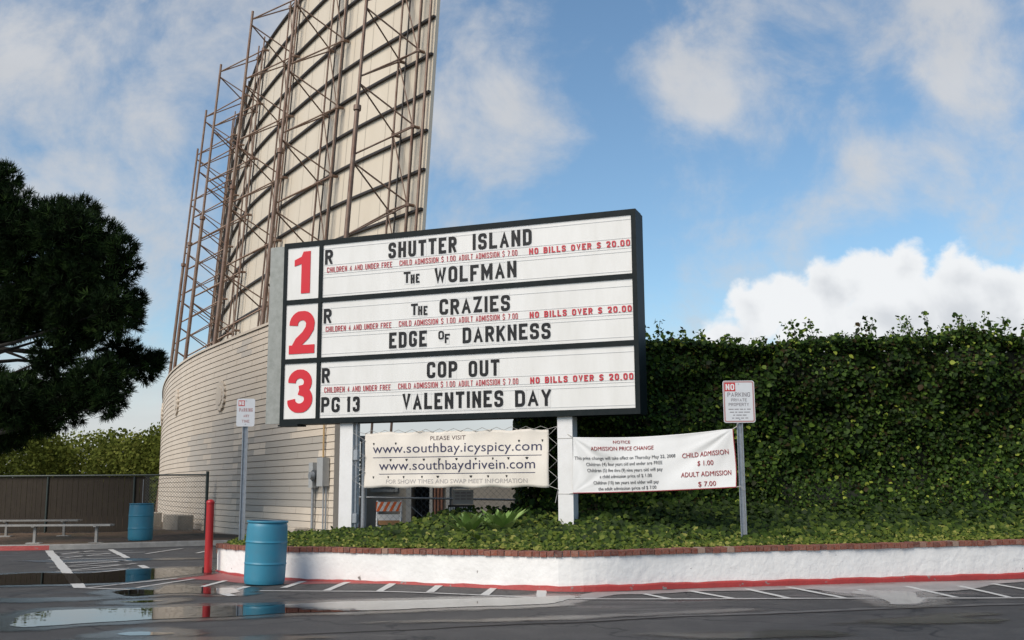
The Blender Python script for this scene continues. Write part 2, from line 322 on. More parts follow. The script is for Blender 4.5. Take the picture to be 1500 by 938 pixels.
class MB:
    def __init__(s): s.v = []; s.f = []; s.m = []; s.t = []; s.tint = .5
    def add(s, vs, fs, mi=0):
        o = len(s.v); s.v += [tuple(v) for v in vs]; s.t += [s.tint] * len(vs)
        for f in fs: s.f.append(tuple(i + o for i in f)); s.m.append(mi)
    def box(s, a, b, mi=0):
        (x0, y0, z0), (x1, y1, z1) = a, b
        s.add([(x0,y0,z0),(x1,y0,z0),(x1,y1,z0),(x0,y1,z0),(x0,y0,z1),(x1,y0,z1),(x1,y1,z1),(x0,y1,z1)],
              [(0,3,2,1),(4,5,6,7),(0,1,5,4),(1,2,6,5),(2,3,7,6),(3,0,4,7)], mi)
    def obox(s, c, ax, ay, az, mi=0):
        c, ax, ay, az = Vector(c), Vector(ax), Vector(ay), Vector(az)
        P = [c + i * ax + j * ay + k * az for k in (-1, 1) for i, j in ((-1,-1),(1,-1),(1,1),(-1,1))]
        s.add(P, [(0,3,2,1),(4,5,6,7),(0,1,5,4),(1,2,6,5),(2,3,7,6),(3,0,4,7)], mi)
    def bevbox(s, c, hx, hy, hz, bev, rz=0., mi=0):
        """box with chamfered vertical edges and rim"""
        P = [(-hx+bev,-hy),(hx-bev,-hy),(hx,-hy+bev),(hx,hy-bev),(hx-bev,hy),(-hx+bev,hy),(-hx,hy-bev),(-hx,-hy+bev)]
        ca, sa = math.cos(rz), math.sin(rz)
        def ring(k, z): return [(c[0]+(x*k)*ca-(y*k)*sa, c[1]+(x*k)*sa+(y*k)*ca, c[2]+z) for x, y in P]
        k = 1 - bev / max(hx, hy)
        V = ring(k, -hz) + ring(1, -hz+bev) + ring(1, hz-bev) + ring(k, hz); F = []
        for r in range(3):
            for i in range(8): F.append((r*8+i, r*8+(i+1)%8, (r+1)*8+(i+1)%8, (r+1)*8+i))
        F += [tuple(range(7,-1,-1)), tuple(range(24,32))]
        s.add(V, F, mi)
    def tube(s, a, b, r0, r1=None, n=8, mi=0, caps=True):
        s.path([a, b], [r0, r0 if r1 is None else r1], n, mi, caps)
    def path(s, pts, rad, n=8, mi=0, caps=True):
        pts = [Vector(p) for p in pts]
        if not isinstance(rad, (list, tuple)): rad = [rad] * len(pts)
        V = []; F = []; up = None
        for i, p in enumerate(pts):
            d = (pts[min(i+1, len(pts)-1)] - pts[max(i-1, 0)]).normalized()
            if up is None: up = Vector((0, 0, 1)) if abs(d.z) < .9 else Vector((1, 0, 0))
            x = d.cross(up).normalized(); y = x.cross(d).normalized(); up = y
            for k in range(n):
                a = 2 * math.pi * k / n; V.append(p + rad[i] * (math.cos(a) * x + math.sin(a) * y))
        for i in range(len(pts) - 1):
            for k in range(n): F.append((i*n+k, i*n+(k+1)%n, (i+1)*n+(k+1)%n, (i+1)*n+k))
        if caps: F += [tuple(range(n-1,-1,-1)), tuple(range((len(pts)-1)*n, len(pts)*n))]
        s.add(V, F, mi)
    def lathe(s, prof, n=32, c=(0,0,0), mi=0):
        V = []; F = []
        for r, z in prof:
            for k in range(n):
                a = 2*math.pi*k/n; V.append((c[0]+r*math.cos(a), c[1]+r*math.sin(a), c[2]+z))
        for i in range(len(prof)-1):
            for k in range(n): F.append((i*n+k, i*n+(k+1)%n, (i+1)*n+(k+1)%n, (i+1)*n+k))
        s.add(V, F, mi)
    def prism(s, poly, h0, h1, fn, mi=0):
        """2-D outline -> solid between h0 and h1; fn maps (x, y, h) to a point"""
        n = len(poly); V = [fn(x, y, h0) for x, y in poly] + [fn(x, y, h1) for x, y in poly]
        F = [tuple(range(n-1,-1,-1)), tuple(range(n, 2*n))] + [(i, (i+1)%n, n+(i+1)%n, n+i) for i in range(n)]
        s.add(V, F, mi)
    def grid(s, P, mi=0):
        nr, nc = len(P), len(P[0])
        s.add([p for r in P for p in r], [(i*nc+j, i*nc+j+1, (i+1)*nc+j+1, (i+1)*nc+j) for i in range(nr-1) for j in range(nc-1)], mi)
    def build(s, name, mats, parent=None, root=None, local=False, smooth=False):
        root = root or parent
        me = bpy.data.meshes.new(name); V = s.v
        if root is not None and not local:
            inv = ROOTM[root.name].inverted(); V = [tuple(inv @ Vector(v)) for v in V]
        me.from_pydata(V, [], s.f)
        mats = mats if isinstance(mats, (list, tuple)) else [mats]
        for m in mats: me.materials.append(m)
        me.polygons.foreach_set('material_index', s.m)
        if any(t != .5 for t in s.t):
            a = me.attributes.new('tint', 'FLOAT', 'POINT'); a.data.foreach_set('value', s.t)
        if smooth:
            me.polygons.foreach_set('use_smooth', [True] * len(s.f))
        me.update()
        if smooth: me.set_sharp_from_angle(angle=R(38))
        o = bpy.data.objects.new(name, me); COL.objects.link(o)
        if parent is not None: o.parent = parent
        return o

def arrays_obj(name, V, F, mat_, tint, parent=None, root=None, smooth=False):
    """V (n,3), F (m,k) index array, tint (n,)"""
    V = np.asarray(V, np.float32)
    if root is None: root = parent
    if root is not None:
        inv = np.array(ROOTM[root.name].inverted(), np.float32); V = V @ inv[:3, :3].T + inv[:3, 3]
    me = bpy.data.meshes.new(name); me.vertices.add(len(V)); me.vertices.foreach_set('co', V.ravel())
    k = F.shape[1]; me.loops.add(F.size); me.loops.foreach_set('vertex_index', F.ravel().astype(np.int32))
    me.polygons.add(len(F)); me.polygons.foreach_set('loop_start', np.arange(len(F), dtype=np.int32) * k)
    me.polygons.foreach_set('loop_total', np.full(len(F), k, np.int32))
    a = me.attributes.new('tint', 'FLOAT', 'POINT'); a.data.foreach_set('value', np.asarray(tint, np.float32))
    me.materials.append(mat_); me.update(calc_edges=True); me.validate()
    o = bpy.data.objects.new(name, me); COL.objects.link(o)
    if parent is not None: o.parent = parent
    return o

LEAF = np.array([(0,0,0),(.28,.40,.05),(.62,.36,.03),(1,0,-.10),(.62,-.36,.03),(.28,-.40,.05)], np.float32)
LEAF_F = np.array([(0,3,2,1),(0,5,4,3)])
def leaf_arrays(P, Nn, size, droop=.6, tmpl=LEAF, tf=LEAF_F):
    """leaves at P, facing Nn, of the given sizes"""
    n = len(P); Nn = Nn / np.linalg.norm(Nn, axis=1, keepdims=True)
    d = RNG.normal(size=(n, 3)); d[:, 2] -= droop
    d -= (d * Nn).sum(1, keepdims=True) * Nn; d /= np.linalg.norm(d, axis=1, keepdims=True)
    w = np.cross(Nn, d)
    T = tmpl[None] * size[:, None, None]
    V = P[:, None] + T[..., 0:1] * d[:, None] + T[..., 1:2] * w[:, None] + T[..., 2:3] * Nn[:, None]
    k = len(tmpl); F = (tf[None] + (np.arange(n) * k)[:, None, None]).reshape(-1, tf.shape[1])
    return V.reshape(-1, 3), F
def vnoise(p, seed=0):
    """value noise, p (n,3) -> 0..1"""
    p = np.asarray(p, float); i = np.floor(p).astype(np.int64); f = p - i; f = f * f * (3 - 2 * f); out = 0
    for dx in (0, 1):
        for dy in (0, 1):
            for dz in (0, 1):
                h = ((i[:, 0]+dx)*374761393 + (i[:, 1]+dy)*668265263 + (i[:, 2]+dz)*2147483647 + seed*974711) & 0xffffffff
                h = ((h ^ (h >> 13)) * 1274126177) & 0xffffffff; h = (h ^ (h >> 16)) & 0xffff
                w = (f[:, 0] if dx else 1-f[:, 0]) * (f[:, 1] if dy else 1-f[:, 1]) * (f[:, 2] if dz else 1-f[:, 2])
                out = out + w * h / 65535.
    return out
def catmull(P, step):
    """even samples along a smooth curve through P"""
    P = [Vector((*p, 0)) if len(p) == 2 else Vector(p) for p in P]; Q = [2*P[0]-P[1]] + P + [2*P[-1]-P[-2]]; out = []
    for i in range(1, len(Q)-2):
        a, b, c, d = Q[i-1:i+3]
        for k in range(24):
            t = k/24; out.append(.5*((2*b)+(c-a)*t+(2*a-5*b+4*c-d)*t*t+(3*b-a-3*c+d)*t**3))
    out.append(P[-1]); L = [0]
    for a, b in zip(out, out[1:]): L.append(L[-1]+(b-a).length)
    n = max(2, int(round(L[-1]/step))+1); res = []; j = 0
    for k in range(n):
        s = L[-1]*k/(n-1)
        while j < len(L)-2 and L[j+1] < s: j += 1
        t = (s-L[j])/max(1e-9, L[j+1]-L[j]); res.append(out[j].lerp(out[j+1], t))
    return res
def smoothstep(x, a, b):
    t = np.clip((np.asarray(x, float)-a)/(b-a), 0, 1); return t*t*(3-2*t)

# ---- lettering ---------------------------------------------------------------
_b = [(0,0),(0,1)]
GL = {
 'A':[[(0,0),(.5,1),(1,0)],[(.2,.3),(.8,.3)]], 'B':[_b,[(0,1),(1,1),(1,.53),(0,.53)],[(.7,.53),(1,.53),(1,0),(0,0)]],
 'C':[[(1,.7),(1,1),(0,1),(0,0),(1,0),(1,.3)]], 'D':[_b,[(0,1),(1,1),(1,0),(0,0)]], 'E':[_b,[(0,1),(1,1)],[(0,.52),(.85,.52)],[(0,0),(1,0)]],
 'F':[_b,[(0,1),(1,1)],[(0,.5),(.85,.5)]], 'G':[[(1,.72),(1,1),(0,1),(0,0),(1,0),(1,.45)],[(.6,.45),(1,.45)]], 'H':[_b,[(1,0),(1,1)],[(0,.52),(1,.52)]],
 'I':[[(.5,0),(.5,1)]], 'J':[[(1,1),(1,0),(0,0),(0,.3)]], 'K':[_b,[(1,1),(.06,.45)],[(.35,.6),(1,0)]], 'L':[_b,[(0,0),(1,0)]],
 'M':[_b,[(0,1),(.5,.25),(1,1)],[(1,0),(1,1)]], 'N':[_b,[(0,1),(1,0)],[(1,0),(1,1)]], 'O':[[(0,.5),(0,1),(1,1),(1,0),(0,0),(0,.5)]],
 'P':[_b,[(0,1),(1,1),(1,.46),(0,.46)]], 'R':[_b,[(0,1),(1,1),(1,.5),(0,.5)],[(.5,.5),(1,0)]], 'S':[[(1,.72),(1,1),(0,1),(0,.53),(1,.50),(1,0),(0,0),(0,.28)]],
 'T':[[(.5,0),(.5,1)],[(0,1),(1,1)]], 'U':[[(0,1),(0,0),(1,0),(1,1)]], 'V':[[(0,1),(.5,0),(1,1)]], 'W':[[(0,1),(.25,0),(.5,.85),(.75,0),(1,1)]],
 'X':[[(0,0),(1,1)],[(0,1),(1,0)]], 'Y':[[(0,1),(.5,.45),(1,1)],[(.5,.45),(.5,0)]], 'Z':[[(0,1),(1,1),(0,0),(1,0)]],
 '1':[[(.6,0),(.6,1)],[(.2,.78),(.6,1)]], '2':[[(0,.7),(0,1),(1,1),(1,.58),(0,0),(1,0)]], '3':[[(0,.74),(0,1),(1,1),(1,.53),(.4,.53)],[(.75,.53),(1,.53),(1,0),(0,0),(0,.26)]],
 '4':[[(.75,0),(.75,1),(0,.3),(1,.3)]], '7':[[(0,1),(1,1),(.35,0)]], '0':[[(0,.5),(0,1),(1,1),(1,0),(0,0),(0,.5)]], '5':[[(1,1),(0,1),(0,.55),(1,.55),(1,0),(0,0),(0,.2)]],
 '$':[[(1,.80),(1,.95),(0,.95),(0,.53),(1,.50),(1,.05),(0,.05),(0,.20)],[(.5,.95),(.5,1.14)],[(.5,.05),(.5,-.14)]], '.':[[(.5,0),(.5,.02)]], ',':[[(.5,0),(.5,.02)]]}
SHARP = set('AVWMNKXYZ14')
WID = {'M':1.25,'W':1.35,'I':.0,'.':.0,',':.0,'1':.62,'L':.92,'F':.95,'E':.95,' ':.62,'A':1.08}
def round_poly(pts, r):
    out = [pts[0]]
    for a, b, c in zip(pts, pts[1:], pts[2:]):
        a, b, c = Vector(a), Vector(b), Vector(c); u = (a-b); v = (c-b); k = min(r, u.length*.48, v.length*.48)
        p, q = b+u.normalized()*k, b+v.normalized()*k
        for t in (0, .25, .5, .75, 1): out.append(tuple(p*(1-t)**2 + b*2*t*(1-t) + q*t*t))
    out.append(pts[-1]); return out
def stroke(mb, pts, w, clampx, clampz, fn, d0, d1, closed=False, mi=0):
    n = len(pts); Lf = []; Rt = []; pts = [Vector(p) for p in pts]
    for i in range(n):
        a = pts[i-1] if i > 0 else (pts[-2] if closed else None); c = pts[i+1] if i < n-1 else (pts[1] if closed else None); p = pts[i]
        ds = []
        if a is not None and (p-a).length > 1e-9: ds.append((p-a).normalized())
        if c is not None and (c-p).length > 1e-9: ds.append((c-p).normalized())
        d = sum(ds, Vector((0, 0)))
        d = d.normalized() if d.length > 1e-6 else ds[0]
        k = 1/max(.38, d.dot(ds[0])) if ds else 1
        nrm = Vector((-d.y, d.x))*w/2*k
        cl = lambda q: (min(max(q.x, clampx[0]), clampx[1]), min(max(q.y, clampz[0]), clampz[1]))
        Lf.append(cl(p+nrm)); Rt.append(cl(p-nrm))
    V = [fn(x, z, d1) for x, z in Lf] + [fn(x, z, d1) for x, z in Rt] + [fn(x, z, d0) for x, z in Lf] + [fn(x, z, d0) for x, z in Rt]; F = []
    for i in range(n-1):
        F += [(i, n+i, n+i+1, i+1), (i, i+1, 2*n+i+1, 2*n+i), (n+i, 3*n+i, 3*n+i+1, n+i+1)]
    F += [(0, 2*n, 3*n, n), (n-1, 2*n-1, 4*n-1, 3*n-1)]
    mb.add(V, F, mi)
def letters(mb, body, x0, x1, z, h, t=.17, fn=None, gap=.15, rnd=.45, depth=.006, dz=0.):
    """block capitals spanning x0..x1 on baseline z; t = stroke / height"""
    w = t*h; n = len(body); f = [WID.get(c, 1.) for c in body]
    narrow = sum(1 for c in body if c in 'I.,'); free = (x1-x0) - (n-1)*gap*h - narrow*w
    lw = free/max(.5, sum(f))
    x = x0; zz = z
    for c, k in zip(body, f):
        if dz: zz = z+random.uniform(-dz, dz)
        cw = w if c in 'I.,' else lw*k
        for si, s in enumerate(GL.get(c, [])):
            hw = max(0, cw-w)
            P = [(x+w/2+(px*hw if c not in 'I.,' else 0), zz+w/2+pz*(h-w)) for px, pz in s]
            clos = s[0] == s[-1]
            if not clos:   # square ends on the outer edge of the box
                for e, q in ((0, 1), (-1, -2)):
                    if s[e][1] in (0, 1) or s[e][0] in (0, 1):
                        if c in 'CGSJ235$' and s[e][0] in (0, 1) and s[e][1] not in (0, 1): continue
                        a, b = Vector(P[e]), Vector(P[q]); a = a+(a-b).normalized()*w/2*.98; P[e] = tuple(a)
            if c not in SHARP and len(P) > 2: P = round_poly(P, rnd*min(max(hw, w), h*.5))
            cx = (x, x+cw); czz = (zz-.1*h, zz+1.1*h) if c == '$' else (zz, zz+h)
            stroke(mb, P, w, cx, czz, fn, 0., depth+.0004*si, clos)
        x += cw + gap*h

_ref = {}
def font_mesh(body, off, ext):
    c = bpy.data.curves.new('lettering', 'FONT'); c.body = body; c.offset = off; c.extrude = ext; c.resolution_u = 3; c.space_character = 1.02
    o = bpy.data.objects.new('lettering_tmp', c); COL.objects.link(o)
    bpy.context.view_layer.update(); dg = bpy.context.evaluated_depsgraph_get()
    me = bpy.data.meshes.new_from_object(o.evaluated_get(dg))
    bpy.data.objects.remove(o); bpy.data.curves.remove(c)
    V = np.array([v.co[:] for v in me.vertices]); F = [tuple(p.vertices) for p in me.polygons]; bpy.data.meshes.remove(me)
    return V, F
def script(mb, body, x0, x1, z, h, fn, off=.0, depth=.003, slope=0.):
    """upper and lower case writing; h = height of a capital"""
    if off not in _ref: _ref[off] = font_mesh('H', off, .01)[0][:, 1].max()
    V, F = font_mesh(body, off, .01)
    a, b = V[:, 0].min(), V[:, 0].max()
    P = [fn(x0+(v[0]-a)/(b-a)*(x1-x0), z+slope*(v[0]-a)/(b-a)+v[1]/_ref[off]*h, (v[2]+.01)/.02*depth) for v in V]
    mb.add(P, F)

# ================================================================== GROUND
def poly_sheet(name, outlines, z, m, kind='structure', jitter=0., step=.12, smooth_=True):
    mb = MB()
    for pl in outlines:
        if smooth_:
            pts = [(p.x, p.y) for p in catmull(list(pl)+[pl[0]], step)][:-1]
        else: pts = list(pl)
        if jitter: pts = [(x+random.gauss(0, jitter), y+random.gauss(0, jitter)) for x, y in pts]
        mb.add([(x, y, z) for x, y in pts], [tuple(range(len(pts)))])
    o = mb.build(name, m); return tag(o, kind=kind)
g = MB(); g.add([(-900,-300,0),(900,-300,0),(900,1500,0),(-900,1500,0)], [(0,1,2,3)]); tag(g.build('ground', M['asphalt']), kind='structure')

# ragged dirt margin beyond the kerb on the left
KERB = [(-40,21.8),(-24,22.6),(-14,23.6),(-12.4,23.73),(-11.48,23.78),(-10.4,23.95),(-9.41,24.32),(-8.4,24.85),(-7.3,25.3),(-6.5,25.5),(-5.3,25.2)]
kp = catmull(KERB, .5)
d = MB(); rows = []
for i in range(26):
    t = i/25; r = []
    for p in kp:
        yy = p.y + .12 + t*t*110
        r.append((p.x*(1+t*t*1.2), yy, .10 + .05*math.sin(p.x*1.7+yy)*min(1, t*6) + .04*math.sin(yy*2.3-p.x*.8)*min(1, t*6)))
    rows.append(r)
d.grid([list(r) for r in rows]); tag(d.build('dirt_margin', M['dirt'], smooth=True), kind='structure')
k = MB(); k2 = MB()
for a, b in zip(kp, kp[1:]):
    tgt = k2 if (a.x+b.x)/2 < -10.4 else k
    n = Vector((-(b-a).y, (b-a).x, 0)).normalized()
    pr = [(0, 0), (.02, .10), (.05, .115), (.28, .115)]
    for (u0, z0), (u1, z1) in zip(pr, pr[1:]):
        tgt.add([a+n*u0+Vector((0,0,z0)), b+n*u0+Vector((0,0,z0)), b+n*u1+Vector((0,0,z1)), a+n*u1+Vector((0,0,z1))], [(0,1,2,3)], 0 if z1 < .112 else 1)
tag(k.build('kerb', [M['concrete'], M['concrete']]), kind='structure')
tag(k2.build('kerb', [M['red_kerb'], M['concrete']]), kind='structure')

LINES = [(-10.32,23.60,-5.99,14.77,.17),(-9.06,23.9,-7.61,20.97,.13),(-6.63,18.94,-6.30,18.29,.12),(-3.97,14.18,-3.56,13.55,.12),
 (-4.33,14.77,-4.25,15.76,.10),(-3.75,14.12,-3.70,14.83,.11),(-3.14,14.60,-3.07,15.57,.11),(-2.48,14.18,-2.40,15.40,.11),(-1.76,14.01,-1.71,15.20,.11),(-1.09,13.88,-1.03,14.80,.11),
 (-.37,13.45,-.26,14.45,.11),(.34,13.17,.37,14.02,.12),(1.65,13.50,1.87,12.92,.09),(2.28,13.85,2.63,12.92,.09),(3.06,14.08,3.31,12.92,.09),(3.66,14.3,3.98,12.90,.09),(4.49,13.9,4.58,12.92,.09),(5.25,14.3,5.32,12.88,.09),(5.96,14.3,5.95,12.85,.09),(6.53,14.58,6.64,13.2,.09),(7.1,14.6,7.3,12.9,.09)]
FAINT = [(-9.4,21.5,-8.0,21.9,.08),(-9.0,20.6,-7.7,21.0,.08),(-8.6,19.6,-7.2,20.1,.08),(-8.1,18.6,-6.9,19.2,.08),(-7.6,17.7,-6.6,18.3,.08),(-5.99,14.77,-4.73,14.32,.08),(-9.50,22.18,-9.28,23.5,.09),(-7.69,22.23,-7.52,24.13,.09),(-6.83,17.34,-6.57,18.02,.09),(-6.66,22.36,-6.67,23.29,.09),(-5.89,14.77,-5.11,16.22,.08),(-5.20,14.73,-4.82,16.10,.08),(-8.31,19.74,-7.49,20.58,.08),(-7.45,17.94,-6.89,19.46,.08),(-7.9,19.0,-7.3,20.2,.08),(-8.9,21.1,-8.5,22.6,.08),(-9.9,22.9,-8.35,23.3,.08),(-9.55,22.2,-7.9,22.8,.08)]
LONG = [(-3.37,14.19),(-2.58,14.10),(-1.72,14.00),(-1.08,13.78),(-.37,13.45),(0,13.27),(.40,13.09),(.89,12.95),(1.83,12.89),(3.51,12.86),(4.80,12.80),(6.08,12.77),(7.4,12.75),(12,12.6)]
def bars(lines, z):
    mb = MB()
    for x0, y0, x1, y1, w in lines:
        dv = Vector((x1-x0, y1-y0)); n = Vector((-dv.y, dv.x)).normalized()*w/2; nn = max(2, int(dv.length/.25)); Pl = []; Pr = []
        for i in range(nn+1):
            p = Vector((x0, y0))+dv*i/nn; k1, k2_ = 1+random.uniform(-.16, .1), 1+random.uniform(-.16, .1)
            Pl.append((*(p+n*k1), z)); Pr.append((*(p-n*k2_), z))
        mb.grid([Pr, Pl])
    return mb
tag(bars(LINES, .0088).build('painted_hatching', M['line']), kind='structure')
fb = bars(FAINT, .0085)
lp = catmull(LONG, .3); Pl = []; Pr = []
for a, b in zip(lp, lp[1:]+[lp[-1]+(lp[-1]-lp[-2])]):
    n = Vector((-(b-a).y, (b-a).x, 0)).normalized()*.045*random.uniform(.8, 1.15); Pl.append((*(a+n).xy, .0091)); Pr.append((*(a-n).xy, .0091))
fb.grid([Pr, Pl]); tag(fb.build('painted_edge_line', M['line_faint']), kind='structure')
poly_sheet('red_painted_apron', [[(-5.35,16.0),(-5.2,16.7),(-5.05,17.3),(-4.9,17.5),(-4.25,16.58),(-3.42,15.83),(-2.51,15.46),(-1.6,15.06),(-2.4,15.2),(-3.21,15.20),(-3.84,15.34),(-4.65,16.0)]], .004, M['redpaint'], step=.2)
# seam between two pours of asphalt, with the paler strip beside it
SEAM = [(-2.4,9.95),(-1.25,10.26),(-.87,10.36),(-.35,10.56),(.15,10.71),(.74,10.82),(1.67,11.19),(2.58,11.35),(3.13,11.50),(4.10,11.76),(5.84,12.1),(9,12.3)]
sp = catmull(SEAM, .12); A = []; B = []; C = []; D = []
for a, b in zip(sp, sp[1:]+[sp[-1]+(sp[-1]-sp[-2])]):
    n = Vector((-(b-a).y, (b-a).x, 0)).normalized(); j = random.gauss(0, .008); wd = .018+.03*max(0, 1-abs(a.x-.5)/1.2)
    A.append((*(a+n*(j-wd)).xy, .0045)); B.append((*(a+n*(j+wd)).xy, .0045))
    w2 = .14*float(smoothstep(a.x, .2, 3))*random.uniform(.7, 1.2); C.append((*(a+n*(j+wd+.01)).xy, .004)); D.append((*(a+n*(j+wd+.012+w2)).xy, .004))
sm = MB(); sm.grid([A, B], 0); sm.grid([C, D], 1)
tag(sm.build('asphalt_seam', [mat('open_seam', (.018, .013, .010), .9), mat('pale_patched_strip', (.12, .11, .10), .5, var=.7, vscale=4, col2=(.05, .05, .05))]), kind='structure')

PUD = [
 [(-5.03,10.82),(-5.32,11.61),(-5.19,12.04),(-4.75,12.18),(-4.21,12.25),(-3.59,12.42),(-3.18,12.47),(-2.68,12.52),(-2.11,12.77),(-1.25,12.88),(-.44,13.06),(.15,13.14),(.66,13.33),(.80,13.18),(.71,13.07),(.37,12.45),(-.41,12.25),(-1.17,12.03),(-1.95,11.81),(-2.49,11.72),(-2.89,11.49),(-3.41,11.34),(-3.84,11.20),(-4.35,10.95),(-4.84,10.68)],
 [(-12,15.6),(-9.6,16.6),(-8.75,16.83),(-8.21,17.05),(-7.80,17.41),(-7.17,17.23),(-6.83,17.34),(-6.52,17.87),(-6.16,18.14),(-5.80,18.26),(-5.32,18.37),(-4.95,17.6),(-5.10,16.94),(-5.35,16.34),(-5.5,16.00),(-5.71,15.63),(-6.35,15.41),(-7.34,15.26),(-7.89,15.19),(-10,15.0)],
 [(-5.31,14.17),(-5.18,14.49),(-4.79,14.37),(-4.85,15.00),(-4.55,14.98),(-4.10,14.56),(-3.85,14.6),(-3.62,13.98),(-3.81,13.82),(-4.24,13.98),(-4.58,13.87),(-4.87,13.63)],
 [(-3.73,10.13),(-3.60,10.26),(-3.24,10.16),(-3.27,10.07),(-3.51,10.01)],
 [(4.32,12.2),(4.40,12.6),(4.42,13.15),(4.25,13.5),(4.6,13.75),(5.0,13.5),(4.88,12.99),(4.84,12.65),(4.58,12.24)],
 [(-4.75,12.92),(-4.47,13.05),(-4.26,13.04),(-4.41,12.86)]]
SILT_PL = [(.82,13.33),(1.03,13.71),(1.66,13.85),(2.80,14.23),(3.97,14.50),(4.80,14.72),(5.66,14.90),(6.82,15.05),(7.4,15.2),(9.5,15.75),(9.4,15.4),(8.2,15.1),(7.14,14.85),(6.59,14.57),(6.07,14.03),(5.66,13.69),(5.08,13.56),(4.91,12.99),(4.87,12.61),(4.60,12.20),(4.31,12.15),(4.38,12.57),(4.35,13.18),(4.12,13.53),(3.82,13.98),(3.07,13.85),(2.36,13.80),(1.79,13.50),(1.27,13.44),(.97,12.98),(.84,13.1)]
def edge_mat(m, width, ragged, scale):
    """lets the sheet break up along its rim: 'tint' holds the distance in from the outline"""
    nt = m.node_tree; L = nt.links.new; out = nt.nodes['Material Output']; src = out.inputs[0].links[0].from_socket
    at = nt.nodes.new('ShaderNodeAttribute'); at.attribute_name = 'tint'; tc = nt.nodes.new('ShaderNodeTexCoord')
    n = nt.nodes.new('ShaderNodeTexNoise'); n.inputs['Scale'].default_value = scale; n.inputs['Detail'].default_value = 7; n.inputs['Roughness'].default_value = .68
    mp = nt.nodes.new('ShaderNodeMapping'); mp.inputs['Scale'].default_value = (.6, 1.3, 1); L(tc.outputs['Object'], mp.inputs[0]); L(mp.outputs[0], n.inputs['Vector'])
    a = nt.nodes.new('ShaderNodeMath'); a.operation = 'MULTIPLY_ADD'; L(n.outputs[0], a.inputs[0]); a.inputs[1].default_value = ragged; L(at.outputs['Fac'], a.inputs[2])
    mr = nt.nodes.new('ShaderNodeMapRange'); mr.interpolation_type = 'SMOOTHSTEP'; L(a.outputs[0], mr.inputs[0]); mr.inputs[1].default_value = ragged*.5; mr.inputs[2].default_value = ragged*.5+width
    tr = nt.nodes.new('ShaderNodeBsdfTransparent'); mx = nt.nodes.new('ShaderNodeMixShader'); L(mr.outputs[0], mx.inputs[0]); L(tr.outputs[0], mx.inputs[1]); L(src, mx.inputs[2]); L(mx.outputs[0], out.inputs[0])
    return m
def wet_sheet(name, pl, z, m, out=.0, cell=.05):
    """flat sheet over an outline, carrying each point's distance to the outline (inside positive)"""
    P = np.array([(p.x, p.y) for p in catmull(list(pl)+[pl[0]], .12)][:-1]); x0, y0 = P.min(0)-out-.1; x1, y1 = P.max(0)+out+.1
    nx, ny = int((x1-x0)/cell)+2, int((y1-y0)/cell)+2; X, Y = np.meshgrid(x0+np.arange(nx)*cell, y0+np.arange(ny)*cell); Q = np.c_[X.ravel(), Y.ravel()]
    A = P; B = np.roll(P, -1, 0); D2 = np.full(len(Q), 1e9); ins = np.zeros(len(Q), bool)
    for a, b in zip(A, B):
        ab = b-a; t = np.clip(((Q-a)@ab)/max(1e-9, ab@ab), 0, 1); D2 = np.minimum(D2, ((Q-a-t[:, None]*ab)**2).sum(1))
        c = (a[1] > Q[:, 1]) != (b[1] > Q[:, 1])
        if c.any():
            xi = a[0]+(Q[:, 1]-a[1])/(b[1]-a[1]+1e-12)*(b[0]-a[0]); ins ^= c & (Q[:, 0] < xi)
    sd = np.where(ins, 1, -1)*np.sqrt(D2); I = np.arange(nx*ny).reshape(ny, nx)
    F = np.stack([I[:-1, :-1], I[:-1, 1:], I[1:, 1:], I[1:, :-1]], -1).reshape(-1, 4); F = F[(sd[F] > -out-.06).any(1)]
    used = np.unique(F); mapi = np.full(nx*ny, -1); mapi[used] = np.arange(len(used))
    o = arrays_obj(name, np.c_[Q[used], np.full(len(used), z)], mapi[F], m, (sd[used]+out)); return tag(o, kind='structure')
DAMP = edge_mat(mat('damp_asphalt', (.020, .019, .018), .24, spec=.45), .22, .62, 2.6)
SILT = edge_mat(mat('wet_pale_silt', (.27, .245, .232), .32, var=1., vscale=1.8, col2=(.12, .112, .107)), .06, .22, 5)
WATER = edge_mat(M['water'], .02, .16, 4.5)
DRY_DAMP = [[(-1.5,10.9),(-.2,11.1),(1.2,11.5),(2.6,11.9),(2.4,11.6),(1.0,11.2),(0,10.9)],[(3.2,10.6),(4.1,11.1),(4.7,11.35),(5.1,11.25),(4.6,10.95),(4.9,10.75),(4.2,10.5)],[(-4.2,9.7),(-2.8,9.95),(-1.6,9.9),(-2.4,9.6),(-3.6,9.4)],[(-9.5,20.4),(-7.0,20.9),(-5.8,20.8),(-6.8,20.2),(-8.6,19.9)],[(-7.5,13.2),(-5.8,13.5),(-4.9,13.3),(-6.2,12.9)],[(5.6,11.6),(7.6,12.1),(9,12.0),(7.4,11.4)],[(1.2,9.9),(2.6,10.1),(3.0,9.8),(1.8,9.6)]]
for q_, pl in enumerate(PUD+DRY_DAMP): wet_sheet('damp_patch', pl, .0058+.0001*q_, DAMP, .42 if q_ < len(PUD) else .12, .07)
wet_sheet('wet_silt_gutter', SILT_PL, .0078, SILT, .05)
for pl in PUD: wet_sheet('puddle', pl, .0095, WATER, .03)

